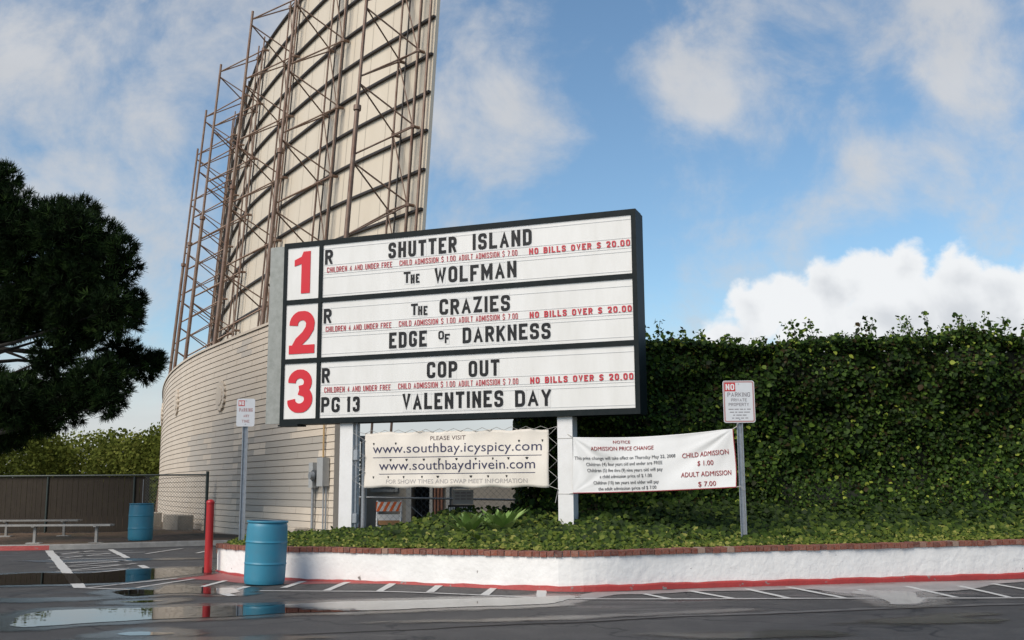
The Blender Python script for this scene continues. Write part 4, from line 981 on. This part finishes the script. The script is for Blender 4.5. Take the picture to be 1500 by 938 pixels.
tie.path([(UL, wave2(1,1), bz(1,1)), (UL+.06, .0, 2.22), (UL+.10, -.03, 2.26)], .008, 5); tie.path([(UL, wave2(1,0), bz(1,0)), (UL+.10, -.03, 1.34), (UL+.12, .02, 1.28)], .007, 5)
tie.path([(0, 0, bz(0,1)), (-.1, -.02, 2.25)], .006, 5); tie.path([(0, 0, bz(0,0)), (-.1, -.02, 1.22)], .006, 5)
tie.build('tie_rope', M['rope'], pb, local=True)

# ================================================================== NO PARKING SIGNS
def channel_pole(mb, h):
    """galvanised U-channel sign post, open side to the road"""
    w, d_ = .032, .028
    P = [(-w-.014,0),(-w,0),(-w*.62,d_),(w*.62,d_),(w,0),(w+.014,0),(w+.014,.006),(w+.003,.006),(w*.70,d_+.006),(-w*.70,d_+.006),(-w-.003,.006),(-w-.014,.006)]
    n = len(P); mb.add([(x, y, -.2) for x, y in P]+[(x, y, h) for x, y in P], [(i, (i+1)%n, n+(i+1)%n, n+i) for i in range(n)]+[tuple(range(n,2*n))])
def round_rect(w, h, r):
    out = []
    for cx, cy, a0 in ((w/2-r,h/2-r,0),(-w/2+r,h/2-r,90),(-w/2+r,-h/2+r,180),(w/2-r,-h/2+r,270)):
        for q in range(5): a = R(a0+22.5*q); out.append((cx+r*math.cos(a), cy+r*math.sin(a)))
    return out
def parking_sign(loc, rz, ph, w, h, zc, label, lines, border, small=None):
    t = thing('no_parking_sign', label, 'sign', loc, rz)
    p = MB(); channel_pole(p, ph); p.build('pole', M['galv_pole'], t, local=True)
    f = lambda x, y, hh: (x, -.012-hh, zc+y)
    pl = MB(); pl.prism(round_rect(w, h, .035), 0, .004, f); plate = pl.build('plate', M['sign_white'], t, local=True)
    if border:
        o_, i_ = round_rect(w-.018, h-.018, .03), round_rect(w-.058, h-.058, .018); bd = MB(); n = len(o_)
        bd.add([f(x, y, .0046) for x, y in o_]+[f(x, y, .0046) for x, y in i_], [(k_, (k_+1)%n, n+(k_+1)%n, n+k_) for k_ in range(n)])
        bd.build('border', M['sign_fade'], plate, root=t, local=True)
    sq = MB(); sx, sy, sw, sh = -w/2+.028, h/2-.03, w*.34, h*.205
    sq.prism([(sx,sy-sh),(sx+sw,sy-sh),(sx+sw,sy),(sx,sy)], 0, .0052, f); sq.build('red_square', M['sign_red'], plate, root=t, local=True)
    g2 = lambda x, z, d: (x, -.0174-d, zc+z)
    mb = MB(); letters(mb, 'NO', sx+sw*.1, sx+sw*.9, sy-sh*.86, sh*.72, .2, g2, depth=.001); mb.build('no_lettering', M['white'], plate, root=t, local=True)
    g3 = lambda x, z, d: (x, -.0163-d, zc+z)
    mb = MB()
    for body, x0, x1, z, hh in lines: letters(mb, body, x0*w, x1*w, z*h, hh*h, .16, g3, depth=.001)
    if small:
        for z, segs in small:
            for a, b_ in segs: mb.add([g3(a*w, z*h, .001), g3(b_*w, z*h, .001), g3(b_*w, z*h+.02*h, .001), g3(a*w, z*h+.02*h, .001)], [(0,1,2,3)])
    mb.build('lettering', M['sign_fade'] if not border else M['sign_grey'], plate, root=t, local=True)
    for z in (zc+h*.42, zc-h*.42):
        bt = MB(); bt.tube((0,-.02,z), (0,.04,z), .008, n=8); bt.build('bolt', M['galv_pole'], t, local=True)
parking_sign((3.395,15.60,.5), R(-2), 2.25, .47, .63, 2.09, 'red-bordered no parking sign reading private property on pole holding the price banner',
             [('PARKING',-.36,.36,.115,.105),('PRIVATE',-.25,.25,.005,.07),('PROPERTY',-.33,.31,-.105,.075)], True,
             [(-.19,[(-.34,-.18),(-.15,-.02),(.02,.12),(.15,.2),(.24,.36)]),(-.26,[(-.3,-.17),(-.13,-.07),(-.03,.12),(.15,.33)]),(-.33,[(-.2,-.14),(-.1,.07),(.1,.22)]),(-.40,[(-.24,-.17),(-.13,.0),(.04,.14),(.18,.27)])])
parking_sign((-4.515,17.62,.4), R(8), 2.05, .30, .47, 2.215, 'small white no parking any time sign on a grey pole beside the near drum',
             [('PARKING',-.36,.38,.03,.13),('ANY',-.12,.2,-.17,.10),('TIME',-.2,.22,-.36,.10)], False)

# ================================================================== DRUMS, BOLLARD, BENCHES
def make_drum(loc, rz, tilt, label):
    t = thing('plastic_drum', label, 'drum', loc, rz, 'blue plastic drums used as litter bins')
    pr = [(.0,.0),(.255,.0),(.275,.012),(.283,.05),(.286,.08)]
    for z in (.29, .59): pr += [(.290,z-.03),(.290,z-.012),(.298,z),(.290,z+.012),(.290,z+.03)]
    pr += [(.284,.80),(.276,.845),(.268,.856),(.288,.862),(.292,.874),(.288,.886),(.272,.888)]
    b = MB(); b.lathe(pr, 44); b.build('drum_shell', M['drum'], t, local=True, smooth=True)
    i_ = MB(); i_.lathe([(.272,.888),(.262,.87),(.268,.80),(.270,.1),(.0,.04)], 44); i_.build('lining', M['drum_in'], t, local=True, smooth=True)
    t.rotation_euler = (tilt[0], tilt[1], rz); return t
drum = make_drum((-3.55,15.20,.006), .3, (R(.6), R(1.6)), 'blue plastic drum standing against the white planter wall')
def copy_thing(o, loc, label):
    c = o.copy(); COL.objects.link(c); c.location = loc; c['label'] = label; ROOTM[c.name] = Matrix.Translation(loc)
    for ch in list(o.children):
        d_ = ch.copy(); COL.objects.link(d_); d_.parent = c
        for gch in list(ch.children):
            e = gch.copy(); COL.objects.link(e); e.parent = d_
    return c
d2 = copy_thing(drum, (-9.03,25.67,.115), 'blue plastic drum on the dirt beside the benches and fence'); d2.rotation_euler = (0, 0, 1.2)
bo = thing('red_bollard', 'red painted steel bollard standing where the white planter wall ends', 'bollard', (-4.96,17.30,0))
b = MB(); b.lathe([(.0625,-.05),(.0625,1.115)], 24); b.build('pipe', M['red_post'], bo, local=True, smooth=True)
b = MB(); b.lathe([(.066,1.10),(.068,1.125)]+[(.068*math.cos(a), 1.125+.05*math.sin(a)) for a in np.linspace(0, math.pi/2, 7)], 24); b.build('domed_cap', M['red_post'], bo, local=True, smooth=True)

def bench(x0, y0, x1, y1, z0, legs, label):
    t = thing('bench', label, 'bench', (x1, y1, z0), math.atan2(y1-y0, x1-x0), 'plank benches on the dirt by the fence')
    Lb = math.hypot(x1-x0, y1-y0)
    s = MB(); s.obox((-Lb/2,-.075,.44), (Lb/2,0,0), (0,.068,0), (0,0,.02)); s.obox((-Lb/2,.075,.44), (Lb/2,0,0), (0,.068,0), (0,0,.02)); s.build('seat', M['bench'], t, local=True)
    for lx in legs:
        l = MB(); l.box((-lx-.03,-.03,.02), (-lx+.03,.03,.42)); l.box((-lx-.035,-.14,.40), (-lx+.035,.14,.419)); l.bevbox((-lx,0,.015), .17, .10, .03, .012); l.build('leg', M['bench'], t, local=True)
bench(-15.6,24.75,-9.36,24.72,.08,[.36,1.80,3.25,4.7],'pale plank bench nearer the painted kerb, in front of the other bench')
bench(-18.5,28.7,-11.65,28.45,.08,[.42,2.0,3.6,5.2],'pale plank bench farther back, close to the brown fence')

# ================================================================== CHAIN LINK FENCE (left)
fe = thing('chain_link_fence', 'chain link fence with brown privacy slats ending at the curved wall', 'fence', (-8.9,30.6,.1))
FA, FB = Vector((-8.9,30.6,.08)), Vector((-27,32.2,.08)); fd = (FB-FA).normalized(); FL = (FB-FA).length; FH = 1.66; fnr = Vector((-fd.y, fd.x, 0))
if fnr.y > 0: fnr = -fnr
def fp(s, z, o=0): return FA+fd*s+fnr*o+Vector((0,0,z))
mb = MB(); mb.tube(fp(0,FH), fp(FL,FH), .024, n=8); mb.build('top_rail', M['greenpost'], fe)
for s in (0, 2.2, 4.85, 7.6, 10.3, 13, 15.7):
    p = MB(); p.tube(fp(s,-.1,-.03), fp(s,FH+(.1 if s == 0 else .02),-.03), .045 if s == 0 else .03, n=10); p.build('fence_post', M['greenpost'], fe, smooth=True)
w = MB(); step = .085; H_ = FH-.04; s = -H_
while s < 1.86:
    for sg in (1, -1):
        a0, a1 = max(0, s), min(1.86, s+H_)
        if a1 > a0:
            za, zb_ = (a0-s, a1-s) if sg == 1 else (H_-(a0-s), H_-(a1-s)); w.tube(fp(a0, .02+za, .004*sg), fp(a1, .02+zb_, .004*sg), .0045, n=3, caps=False)
    s += step
w.build('wire_mesh', M['wire'], fe)
sl2 = MB(); s = 1.78
while s < FL:
    sl2.tint = .5; ww = .056; sl2.obox(fp(s, (FH-.06)/2+.03, -.045+.004*math.sin(s*40)), fd*ww/2, fnr*.002, Vector((0,0,(FH-.06)/2))); s += .0585
sl2.build('privacy_slats', M['slat'], fe)
for s in (1.9, 6.5):
    pm = MB(); pm.tube(fp(s,.0,.03), fp(s,FH-.12,.03), .012, n=6); pm.build('stay_rod', M['galv_pole'], fe)

# ================================================================== BEHIND THE BANNER
ub = thing('utility_building', 'low flat-roofed beige building seen under the cream banner', 'building', (-1.7,25,0))
mb = MB(); mb.box((-3.62,24.9,0), (-2.42,27.8,2.45)); mb.box((-1.96,24.95,0), (.7,27.8,2.42)); mb.box((-2.42,26.2,0), (-1.96,27.8,2.42)); mb.build('wall', M['bldg'], ub)
mb = MB(); mb.box((-3.7,24.8,2.45), (.8,27.9,2.56)); mb.build('roof_slab', M['bldg_trim'], ub)
mb = MB(); mb.box((-3.36,24.84,1.24), (-2.72,24.90,1.30)); mb.box((-3.36,24.84,1.30), (-3.30,24.90,2.1)); mb.box((-2.78,24.84,1.30), (-2.72,24.90,2.1)); mb.box((-3.36,24.84,2.1), (-2.72,24.90,2.16)); wf = mb.build('window_frame', M['bldg_trim'], ub)
mb = MB(); mb.box((-3.30,24.885,1.30), (-2.78,24.905,2.1)); mb.build('glass', M['window'], wf, root=ub)
mb = MB(); mb.box((-2.52,24.82,0), (-2.40,24.92,2.45)); mb.build('corner_post', M['bldg_trim'], ub)
mb = MB(); mb.box((-2.40,26.0,0), (-1.97,26.19,2.3))
mb.build('door', M['dark'], ub)
mb = MB()
for i in range(4): mb.tube((-2.34+i*.1,25.9,.0), (-2.34+i*.1,25.9,2.2), .012, n=6)
mb.build('security_bars', M['pole_dark'], ub)
for x in (-1.84, -1.76, -1.68):
    mb = MB(); mb.tube((x,24.9,0), (x,24.9,2.4), .03, n=8); mb.build('downpipe', M['rust'], ub)
for xa, xb in ((-1.97,-1.90), (-1.58,-1.50)):
    mb = MB(); mb.box((xa,24.86,0), (xb,24.95,2.42)); mb.build('pilaster', M['bldg_trim'], ub)

# yard gate between the posts and the building
gt = thing('chain_link_gate', 'galvanised chain link gate frame behind the cream banner', 'gate', (-2.95,20.85,.2))
GA, GB = Vector((-2.95,20.85,0)), Vector((.35,20.75,0)); gd = (GB-GA).normalized()
mb = MB(); mb.tube(GA+Vector((0,0,.1)), GA+Vector((0,0,2.3)), .055, n=12); mb.build('gate_post', M['galv_pole'], gt, smooth=True)
mb = MB(); mb.tube(GB+Vector((0,0,.1)), GB+Vector((0,0,2.1)), .04, n=12); mb.build('gate_post', M['galv_pole'], gt, smooth=True)
mb = MB(); mb.tube(Vector((-3.2,20.85,1.165)), Vector((.3,20.76,1.085)), .019, n=8); mb.tube(GA+Vector((.05,0,2.1)), GB+Vector((-.05,0,2.0)), .019, n=8); mb.build('rail', M['galv_pole'], gt)
mb = MB(); mb.tube(Vector((-2.20,20.84,1.14)), Vector((-1.70,20.82,.70)), .008, n=6); mb.build('brace_rod', M['galv_pole'], gt)
w = MB(); Lg = (GB-GA).length; Hg = 1.7; s = -Hg
while s < Lg:
    for sg in (1, -1):
        a0, a1 = max(0, s), min(Lg, s+Hg)
        if a1 > a0:
            za, zb_ = (a0-s, a1-s) if sg == 1 else (Hg-(a0-s), Hg-(a1-s)); w.tube(GA+gd*a0+Vector((0,.01*sg,.3+za)), GA+gd*a1+Vector((0,.01*sg,.3+zb_)), .0022, n=3, caps=False)
    s += .12
w.build('wire_mesh', M['wire'], gt)
def flat_sign(name, loc, w, h, z, plate_m, ink, lines, label, t=.17):
    o = thing(name, label, 'sign', loc, R(2)); mb = MB(); mb.box((-w/2,0,z), (w/2,.006,z+h)); mb.build('plate', plate_m, o, local=True)
    mb = MB(); f = lambda x, zz, d: (x, -.001-d, zz)
    for body, x0, x1, zz, hh in lines: letters(mb, body, x0, x1, z+zz, hh, t, f, depth=.001)
    mb.build('lettering', ink, o, local=True)
flat_sign('notice_sign', (-1.03,20.74,0), .50, .30, .70, M['dark'], M['white'], [('NOT ALLOWED',-.23,.23,.17,.09),('ON PROPERTY',-.23,.23,.04,.09)], 'black notice sign with white capitals hung low on the gate')
o = thing('notice_sign', 'grey weathered notice sign hung above the black one on the gate', 'sign', (-1.03,20.74,0), R(2))
mb = MB(); mb.box((-.15,0,1.01), (.25,.006,1.29)); mb.build('plate', M['meter'], o, local=True)
mb = MB()
for z, hh in ((1.22,.03),(1.16,.03),(1.10,.03)):
    for a, c in ((-.11,-.02),(.0,.1),(.12,.21)): mb.add([(a,-.001,z),(c,-.001,z),(c,-.001,z+hh),(a,-.001,z+hh)], [(0,1,2,3)])
mb.build('lettering', M['sign_grey'], o, local=True)
o = thing('notice_sign', 'pale notice sign topmost on the gate just under the banner', 'sign', (-1.03,20.74,0), R(2))
mb = MB(); mb.box((-.14,0,1.31), (.16,.006,1.55)); mb.build('plate', M['sign_white'], o, local=True)
mb = MB(); mb.box((-.10,-.001,1.34), (.12,0,1.36)); mb.box((-.08,-.001,1.39), (.10,0,1.41)); mb.build('lettering', M['sign_grey'], o, local=True)
# barricade
ba = thing('barricade', 'folding barricade with orange and white striped top board behind the ivy', 'barricade', (-2.52,21.5,.15), R(2))
for sx in (-.24, .24):
    for sy in (-1, 1):
        mb = MB(); mb.tube((sx, sy*.22, -.1), (sx, sy*.03, .93), .018, n=6); mb.build('leg', M['white'], ba, local=True)
def board(z0, z1, stripes):
    mb = MB(); mb.box((-.26,-.10,z0), (.26,-.075,z1))
    if stripes:
        n = 4; wd = .52/n
        for i in range(-1, n+1):
            a = -.26+i*wd; P = [(a, z0), (a+wd*.5, z0), (a+wd*.5+.10, z1), (a+.10, z1)]; P = [(min(.26, max(-.26, x)), z) for x, z in P]
            if P[1][0]-P[0][0] > .001 or P[2][0]-P[3][0] > .001: mb.add([(x, -.1015, z) for x, z in P], [(0,1,2,3)], 1)
    return mb
board(.72,.91,True).build('striped_board', [M['white'], M['orange']], ba, local=True)
mb = board(.54,.66,False); mb.box((-.26,-.101,.45), (.26,-.074,.54), 1); mb.build('middle_board', [M['white'], mat('tan_board', (.38,.20,.08), .6)], ba, local=True)
board(.22,.42,False).build('lower_board', M['white'], ba, local=True)
co = thing('traffic_cone', 'faded orange traffic cone behind the ivy at the foot of a white sign post', 'traffic cone', (-3.06,20.55,.28))
mb = MB(); mb.lathe([(.13,.03),(.035,.52),(.028,.53)], 20); mb.build('cone', M['cone'], co, local=True, smooth=True)
mb = MB(); mb.bevbox((0,0,.015), .18, .18, .018, .01); mb.build('base', M['cone'], co, local=True)

# ================================================================== PLANTS
# clipped hedge ---------------------------------------------------------------
hedge = thing('hedge', 'tall dense green hedge behind the planter and marquee sign', 'hedge', (8,19.6,.4))
HX0, HX1, HY0, HY1 = .15, 17.5, 19.5, 21.0
def hedge_top(x): return 3.97+.06*np.sin(x*.9+.5)+.05*np.sin(x*2.3)+.012*x+.14*vnoise(np.c_[x*1.7, 0*x, 0*x+5], 3)*.6+.05
def hedge_front(x, z):
    z = np.asarray(z, float)
    p = np.c_[x*.75, z*.75, 0*x]; q = np.c_[x*1.9, z*1.9, 0*x+7]
    return HY0+.20-.85*(vnoise(p, 1)-.5)-.55*(vnoise(q, 2)-.5)-.95*smoothstep(z, 1.9, .5)
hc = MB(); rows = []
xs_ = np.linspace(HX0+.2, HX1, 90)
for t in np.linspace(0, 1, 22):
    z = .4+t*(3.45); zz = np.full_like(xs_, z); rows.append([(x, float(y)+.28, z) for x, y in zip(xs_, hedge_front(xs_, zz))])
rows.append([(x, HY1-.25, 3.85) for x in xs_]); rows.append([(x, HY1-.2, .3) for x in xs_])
hc.grid(rows); hc.add([r[0] for r in rows], [tuple(range(len(rows)))]); hc.build('dark_core', M['hedge_core'], hedge, smooth=True)  # solid core: the shade in the gaps between leaves is put into its colour
n = 92000
x = RNG.uniform(HX0, 11.5, n); z = .45+RNG.uniform(0, 1, n)*(hedge_top(x)-.45)
dep = RNG.exponential(.17, n).clip(0, .55)
clump = vnoise(np.c_[x*2.6, z*2.6, 0*x], 5); keep = RNG.uniform(size=n) < .12+1.15*clump
yf = hedge_front(x, z)+.45*smoothstep(z, 3.4, 4.2); y = yf+dep-.10*clump
P1 = np.c_[x, y, z][keep]; N1 = np.c_[RNG.normal(0, .75, n), -1+0*x, RNG.normal(.55, .75, n)][keep]
dp1 = dep[keep]
n = 14000; x = RNG.uniform(HX0, 11.5, n); y = RNG.uniform(HY0+.1, HY1, n); z = hedge_top(x)-RNG.exponential(.10, n)+.05*np.sin(y*5)
P2 = np.c_[x, y, z]; N2 = np.c_[RNG.normal(0, .6, n), RNG.normal(-.4, .5, n), np.abs(RNG.normal(.8, .5, n))]
n = 5000; y = RNG.uniform(HY0, HY1, n); z = RNG.uniform(.45, 4.0, n); x = HX0+RNG.exponential(.12, n)-.15*vnoise(np.c_[y*2, z*2, 0*y], 9)
P3 = np.c_[x, y, z]; N3 = np.c_[-1+0*x, RNG.normal(-.4, .5, n), RNG.normal(.4, .5, n)]
n = 9000; x = RNG.uniform(11.5, HX1, n); z = .45+RNG.uniform(0, 1, n)*(hedge_top(x)-.45); y = hedge_front(x, z)+RNG.exponential(.13, n)
P4 = np.c_[x, y, z]; N4 = np.c_[RNG.normal(0, .55, n), -1+0*x, RNG.normal(.45, .55, n)]
n = 5000; x = RNG.uniform(HX0, HX1, n); z = RNG.uniform(.45, 4.0, n); y = HY1+RNG.normal(0, .1, n); P5 = np.c_[x, y, z]; N5 = np.c_[RNG.normal(0, .5, n), 1+0*x, RNG.normal(.4, .5, n)]
# shoots that stand clear of the top
SH = []; stems = MB()
for i in range(300):
    x0 = random.uniform(HX0+.2, HX1-.5); y0 = random.uniform(HY0+.1, HY1-.2)
    big = random.random() < .30
    hgt = random.uniform(.20, .46) if big else random.uniform(.05, .18)
    z0 = float(hedge_top(np.array([x0]))[0])-.1; dx, dy = random.gauss(0, .10), random.gauss(0, .08)
    stems.path([(x0,y0,z0),(x0+dx*.5,y0+dy*.5,z0+hgt*.6),(x0+dx,y0+dy,z0+hgt+.1)], [.006,.005,.003], 4, caps=False)
    for q in range(int(7+hgt*46)):
        t = random.random()**.8; SH.append((x0+dx*t+random.gauss(0,.045), y0+dy*t+random.gauss(0,.045), z0+(hgt+.1)*t+random.gauss(0,.02)))
stems.build('shoots', M['twig'], hedge)
P6 = np.array(SH); N6 = np.c_[RNG.normal(0, .7, len(SH)), RNG.normal(-.5, .6, len(SH)), RNG.normal(.7, .5, len(SH))]
Pa = np.vstack([P1,P2,P3,P4,P5,P6]); Na = np.vstack([N1,N2,N3,N4,N5,N6])
size = RNG.uniform(.045, .105, len(Pa))*(.65+.8*vnoise(Pa*.9, 23))*(1+.2*RNG.normal(size=len(Pa))).clip(.5, 1.6)
V, F = leaf_arrays(Pa, Na, size, .9)
hue = vnoise(Pa*.6, 21)
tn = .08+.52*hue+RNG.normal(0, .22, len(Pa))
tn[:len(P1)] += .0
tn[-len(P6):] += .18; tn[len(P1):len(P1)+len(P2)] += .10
spk = RNG.uniform(size=len(Pa)) < .05; tn[spk] += .45  # scattered leaves brightened: highlights put into the tint
arrays_obj('foliage', V, F, M['hedge_leaf'], np.repeat(tn.clip(0, 1), 6), hedge)

# ivy ground cover ------------------------------------------------------------
def ivy_h(x, y):
    wy = wall_y(x); d_ = y-wy
    front = .05+.07*smoothstep(d_, .1, 1.2)
    right = .24*smoothstep(d_, 1.6, 4.6)*smoothstep(x, .9, 2.0)
    mid = .22*smoothstep(y, 17.2, 20.0)*smoothstep(x, -2.6, -.9)*smoothstep(x, 1.8, .9)+.08*smoothstep(x, -3, -1)*smoothstep(d_, .8, 2.)
    lump = .75+.5*vnoise(np.c_[x*1.4, y*1.4, 0*x], 31)
    bare = 1-.75*np.exp(-(((x+.5)/.62)**2+((y-17.85)/.55)**2)**2)
    return (front+right+mid)*lump*bare
n = 90000
u = RNG.uniform(size=n); x = np.where(u < .88, RNG.uniform(-4.75, 9.6, n), RNG.uniform(9.6, 16.5, n)); wy = wall_y(x)
y = wy+.16+RNG.beta(.85, 1.15, n)*(np.where(x < -2.6, 19.9, 20.3)-wy-.16)
ok = (x > bed_left(y)+.05) & ~((x < -3.3) & (y > 18.6+RNG.uniform(0, .5, n)) & (RNG.uniform(size=n) < .93)) & (RNG.uniform(size=n) < .10+1.1*vnoise(np.c_[x*3.2, y*3.2, 0*x], 33))
ok &= ~((x > 5) & (RNG.uniform(size=n) < .25))
x, y = x[ok], y[ok]; n = len(x)
hh = ivy_h(x, y); z = bed_z(x, y)+hh*(1-RNG.exponential(.30, n)).clip(0, 1.05)+.02
P = np.c_[x, y, z]; Nn = np.c_[RNG.normal(0, .45, n), RNG.normal(-.55, .45, n), np.abs(RNG.normal(.8, .35, n))]
dfront = y-wall_y(x)
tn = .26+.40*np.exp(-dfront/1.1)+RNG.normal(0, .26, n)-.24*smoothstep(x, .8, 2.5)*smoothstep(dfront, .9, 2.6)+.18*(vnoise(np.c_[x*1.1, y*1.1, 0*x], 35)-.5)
tn[RNG.uniform(size=n) < .05] += .35
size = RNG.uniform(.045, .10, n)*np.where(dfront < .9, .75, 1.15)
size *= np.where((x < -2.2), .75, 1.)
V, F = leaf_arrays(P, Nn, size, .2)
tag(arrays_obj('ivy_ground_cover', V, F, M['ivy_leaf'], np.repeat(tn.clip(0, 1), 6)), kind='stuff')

# agaves ------------------------------------------------------------------------
def agave(x, y, z, rz, k, label):
    mb = MB(); rr = random.Random(int(abs(x*100)))
    for i in range(24):
        f = i/23; az = i*2.399+rr.uniform(-.2, .2); el = R(20+62*f)+rr.uniform(-.1, .1); L_ = k*(.42+.10*math.sin(f*3))*rr.uniform(.85, 1.1); w_ = .072*k/.9*rr.uniform(.85, 1.1)
        da = Vector((math.cos(az), math.sin(az), 0)); sd = Vector((-da.y, da.x, 0)); mb.tint = min(1, max(0, rr.gauss(.5, .25))); Lp = []; Mp = []; Rp = []
        for j in range(8):
            q = j/7; e = el-.35*q; c = da*(.03+L_*q*math.cos(e))+Vector((0,0,.02+L_*q*math.sin(el)*(1-.12*q))); wd = w_*(.55+1.1*q if q < .45 else 1.05*(1-((q-.45)/.55)**1.7))
            Lp.append(c+sd*wd+Vector((0,0,.012))); Mp.append(c-Vector((0,0,.012))); Rp.append(c-sd*wd+Vector((0,0,.012)))
        mb.grid([Lp, Mp, Rp])
    t = mb.build('agave', M['agave'], smooth=True); t.location = (x, y, z); t.rotation_euler = (0, 0, rz); return tag(t, label, 'plant', 'agaves in the ivy under the banner')
agave(-.74,18.0,.53,.4,.90,'bright green agave rosette in the ivy, the smaller of the two, nearer the barricade')
agave(-.20,18.1,.54,1.9,1.05,'bright green agave rosette in the ivy, the larger and wider of the two')

# thicket far behind the fence ---------------------------------------------------
th = []
tn_l = []
for i in range(78):
    cx = -37+i*.36+random.gauss(0, .2); cy = random.uniform(46, 56); top = 3.85+.28*math.sin(i*.33)+random.gauss(0, .16)+.3*(cx > -19); rad = random.uniform(1.0, 1.7)
    n = 1500; v = RNG.normal(size=(n, 3)); v /= np.linalg.norm(v, axis=1, keepdims=True); r = RNG.uniform(.35, 1.06, n)**.5
    P = np.c_[cx+v[:, 0]*r*rad, cy+v[:, 1]*r*rad, top*.52+v[:, 2]*r*top*.52]; th.append(P); tn_l.append(np.full(n, random.uniform(.2, .62)))
P = np.vstack(th); n = len(P); tn = np.hstack(tn_l)+RNG.normal(0, .16, n); Nn = RNG.normal(size=(n, 3)); Nn[:, 2] += .6; Nn[:, 1] -= .4
V, F = leaf_arrays(P, Nn, RNG.uniform(.10, .20, n), .3)
tag(arrays_obj('thicket', V, F, M['thicket'], np.repeat(tn.clip(0, 1), 6)), kind='stuff')

# pine ----------------------------------------------------------------------------
PINE = [(-11.40,23.16,7.15,1.1),(-10.04,22.73,7.05,0.78),(-9.71,23.67,7.09,0.67),(-8.97,22.90,6.22,0.61),(-8.89,22.61,5.24,0.64),(-10.93,23.69,6.16,1.35),(-10.53,25.34,5.37,0.85),(-9.39,24.96,4.55,0.53),(-8.83,24.85,4.20,0.37),(-9.14,23.11,3.70,0.70),(-10.96,24.12,3.58,0.73),(-9.95,23.29,3.27,0.62),(-11.09,22.95,3.25,0.69),(-8.82,22.74,3.19,0.34),(-11.68,23.09,8.41,0.37),(-13.86,25.37,7.91,1.87),(-14.00,25.05,5.43,1.68),(-15.13,24.98,9.39,1.51),(-13.48,24.96,3.75,1.34),(-9.85,23.02,5.86,0.92),(-11.66,24.41,2.57,0.36),(-12.47,24.74,2.59,0.66),(-11.47,25.13,8.0,0.6),(-9.48,25.22,5.43,0.47),(-8.71,22.68,6.64,0.33),(-8.45,24.34,4.31,0.26),(-15.49,24.55,6.86,1.81),(-8.89,24.02,5.72,0.29),(-11.2,23.6,5.35,.72),(-12.2,24,3.5,.8),(-10.4,23.4,4.35,.55),(-9.6,23.8,3.75,.6),(-12.3,24.6,5.6,.95),(-10.6,23.5,2.95,.5),(-9.9,23.2,4.9,.6),(-12.9,24.4,6.9,1.2),(-11.2,24.,2.85,.5),(-12.33,22.97,7.9,0.92),(-10.19,23.92,7.75,0.45)]
pine = thing('pine_tree', 'very dark spreading pine tree overhanging the benches and the fence', 'tree', (-14.2,24.4,.1))
tr = MB(); tr.path([(-14.2,24.4,-.1),(-14.15,24.4,1.5),(-13.9,24.3,3.2),(-13.7,24.3,5.2),(-13.5,24.2,7.4),(-13.6,24.2,9.0)], [.42,.34,.30,.24,.15,.06], 12); trunk = tr.build('trunk', M['bark'], pine, smooth=True)
br = MB()
for i, (x, y, z, r) in enumerate(PINE):
    z0 = max(2.0, min(8., z-.35-.12*abs(x+13.8))); b0 = Vector((-13.75, 24.3, z0)); e = Vector((x, y, z)); m1 = b0.lerp(e, .5)+Vector((0, 0, -.15+random.gauss(0,.1)))
    br.path([b0, m1, e], [.07, .04, .012], 6)
br.path([(-13.7,24.3,4.6),(-12.6,24.1,4.62),(-11.6,24.0,4.56),(-10.8,24.0,4.47),(-10.3,23.9,4.3)], [.11,.08,.06,.05,.03], 7)
br.path([(-13.7,24.3,4.1),(-12.4,24.0,4.25),(-11.5,24.0,4.32),(-10.7,24.0,4.25)], [.09,.05,.04,.02], 7)
br.path([(-11.9,24.,4.57),(-11.3,23.9,4.35),(-10.9,23.9,4.1)], [.04,.03,.02], 6)
br.build('branches', M['bark'], pine, smooth=True)
TP = []; TN = []; TS_ = []
for x, y, z, r in PINE:
    n = int(430*r*r)+50; v = RNG.normal(size=(n, 3)); v /= np.linalg.norm(v, axis=1, keepdims=True)
    rad = r*RNG.uniform(.25, 1.0, n)**.45*(.86+.22*vnoise(v*2.2+x, 41)); P = np.c_[x+v[:, 0]*rad, y+v[:, 1]*rad, z+v[:, 2]*rad*.92]
    d_ = v*1.0+RNG.normal(0, .35, (n, 3)); d_[:, 2] += .55; TP.append(P); TN.append(d_)
TP = np.vstack(TP); TN = np.vstack(TN); TN /= np.linalg.norm(TN, axis=1, keepdims=True)
hole = ((TP[:, 0]+11.6)/.75)**2+((TP[:, 2]-4.42)/.27)**2 < 1
hole |= ((TP[:, 0]+9.35)/.22)**2+((TP[:, 2]-5.05)/.20)**2 < 1
TP, TN = TP[~hole], TN[~hole]
K = 22; n = len(TP)
dirs = TN[:, None]*.9+RNG.normal(0, .48, (n, K, 3)); dirs /= np.linalg.norm(dirs, axis=2, keepdims=True)
ln = RNG.uniform(.11, .21, (n, K, 1)); wv = np.cross(dirs, RNG.normal(size=(n, K, 3))); wv /= np.linalg.norm(wv, axis=2, keepdims=True); wv *= .0085
B0 = TP[:, None]+dirs*.01-TN[:, None]*.05*RNG.uniform(0, 1, (n, K, 1)); T0 = B0+dirs*ln
V = np.stack([B0-wv, B0+wv, T0+wv*.35, T0-wv*.35], 2).reshape(-1, 3); F = np.arange(len(V)).reshape(-1, 4)
tt = np.repeat((.35+RNG.normal(0, .2, n)).clip(0, 1), K*4)
arrays_obj('crown', V, F, M['pine'], tt, pine)
filler_m = mat('pine_crown_filler', (.004, .005, .003), 1., spec=0.)  # added dark lumps that stop sky showing through the crown
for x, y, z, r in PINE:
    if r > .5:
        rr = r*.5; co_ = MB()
        co_.lathe([(rr*math.sin(a), -rr*.8*math.cos(a)) for a in np.linspace(.02, math.pi-.02, 7)], 9, (x, y+.15, z)); co_.build('crown_filler', filler_m, pine)
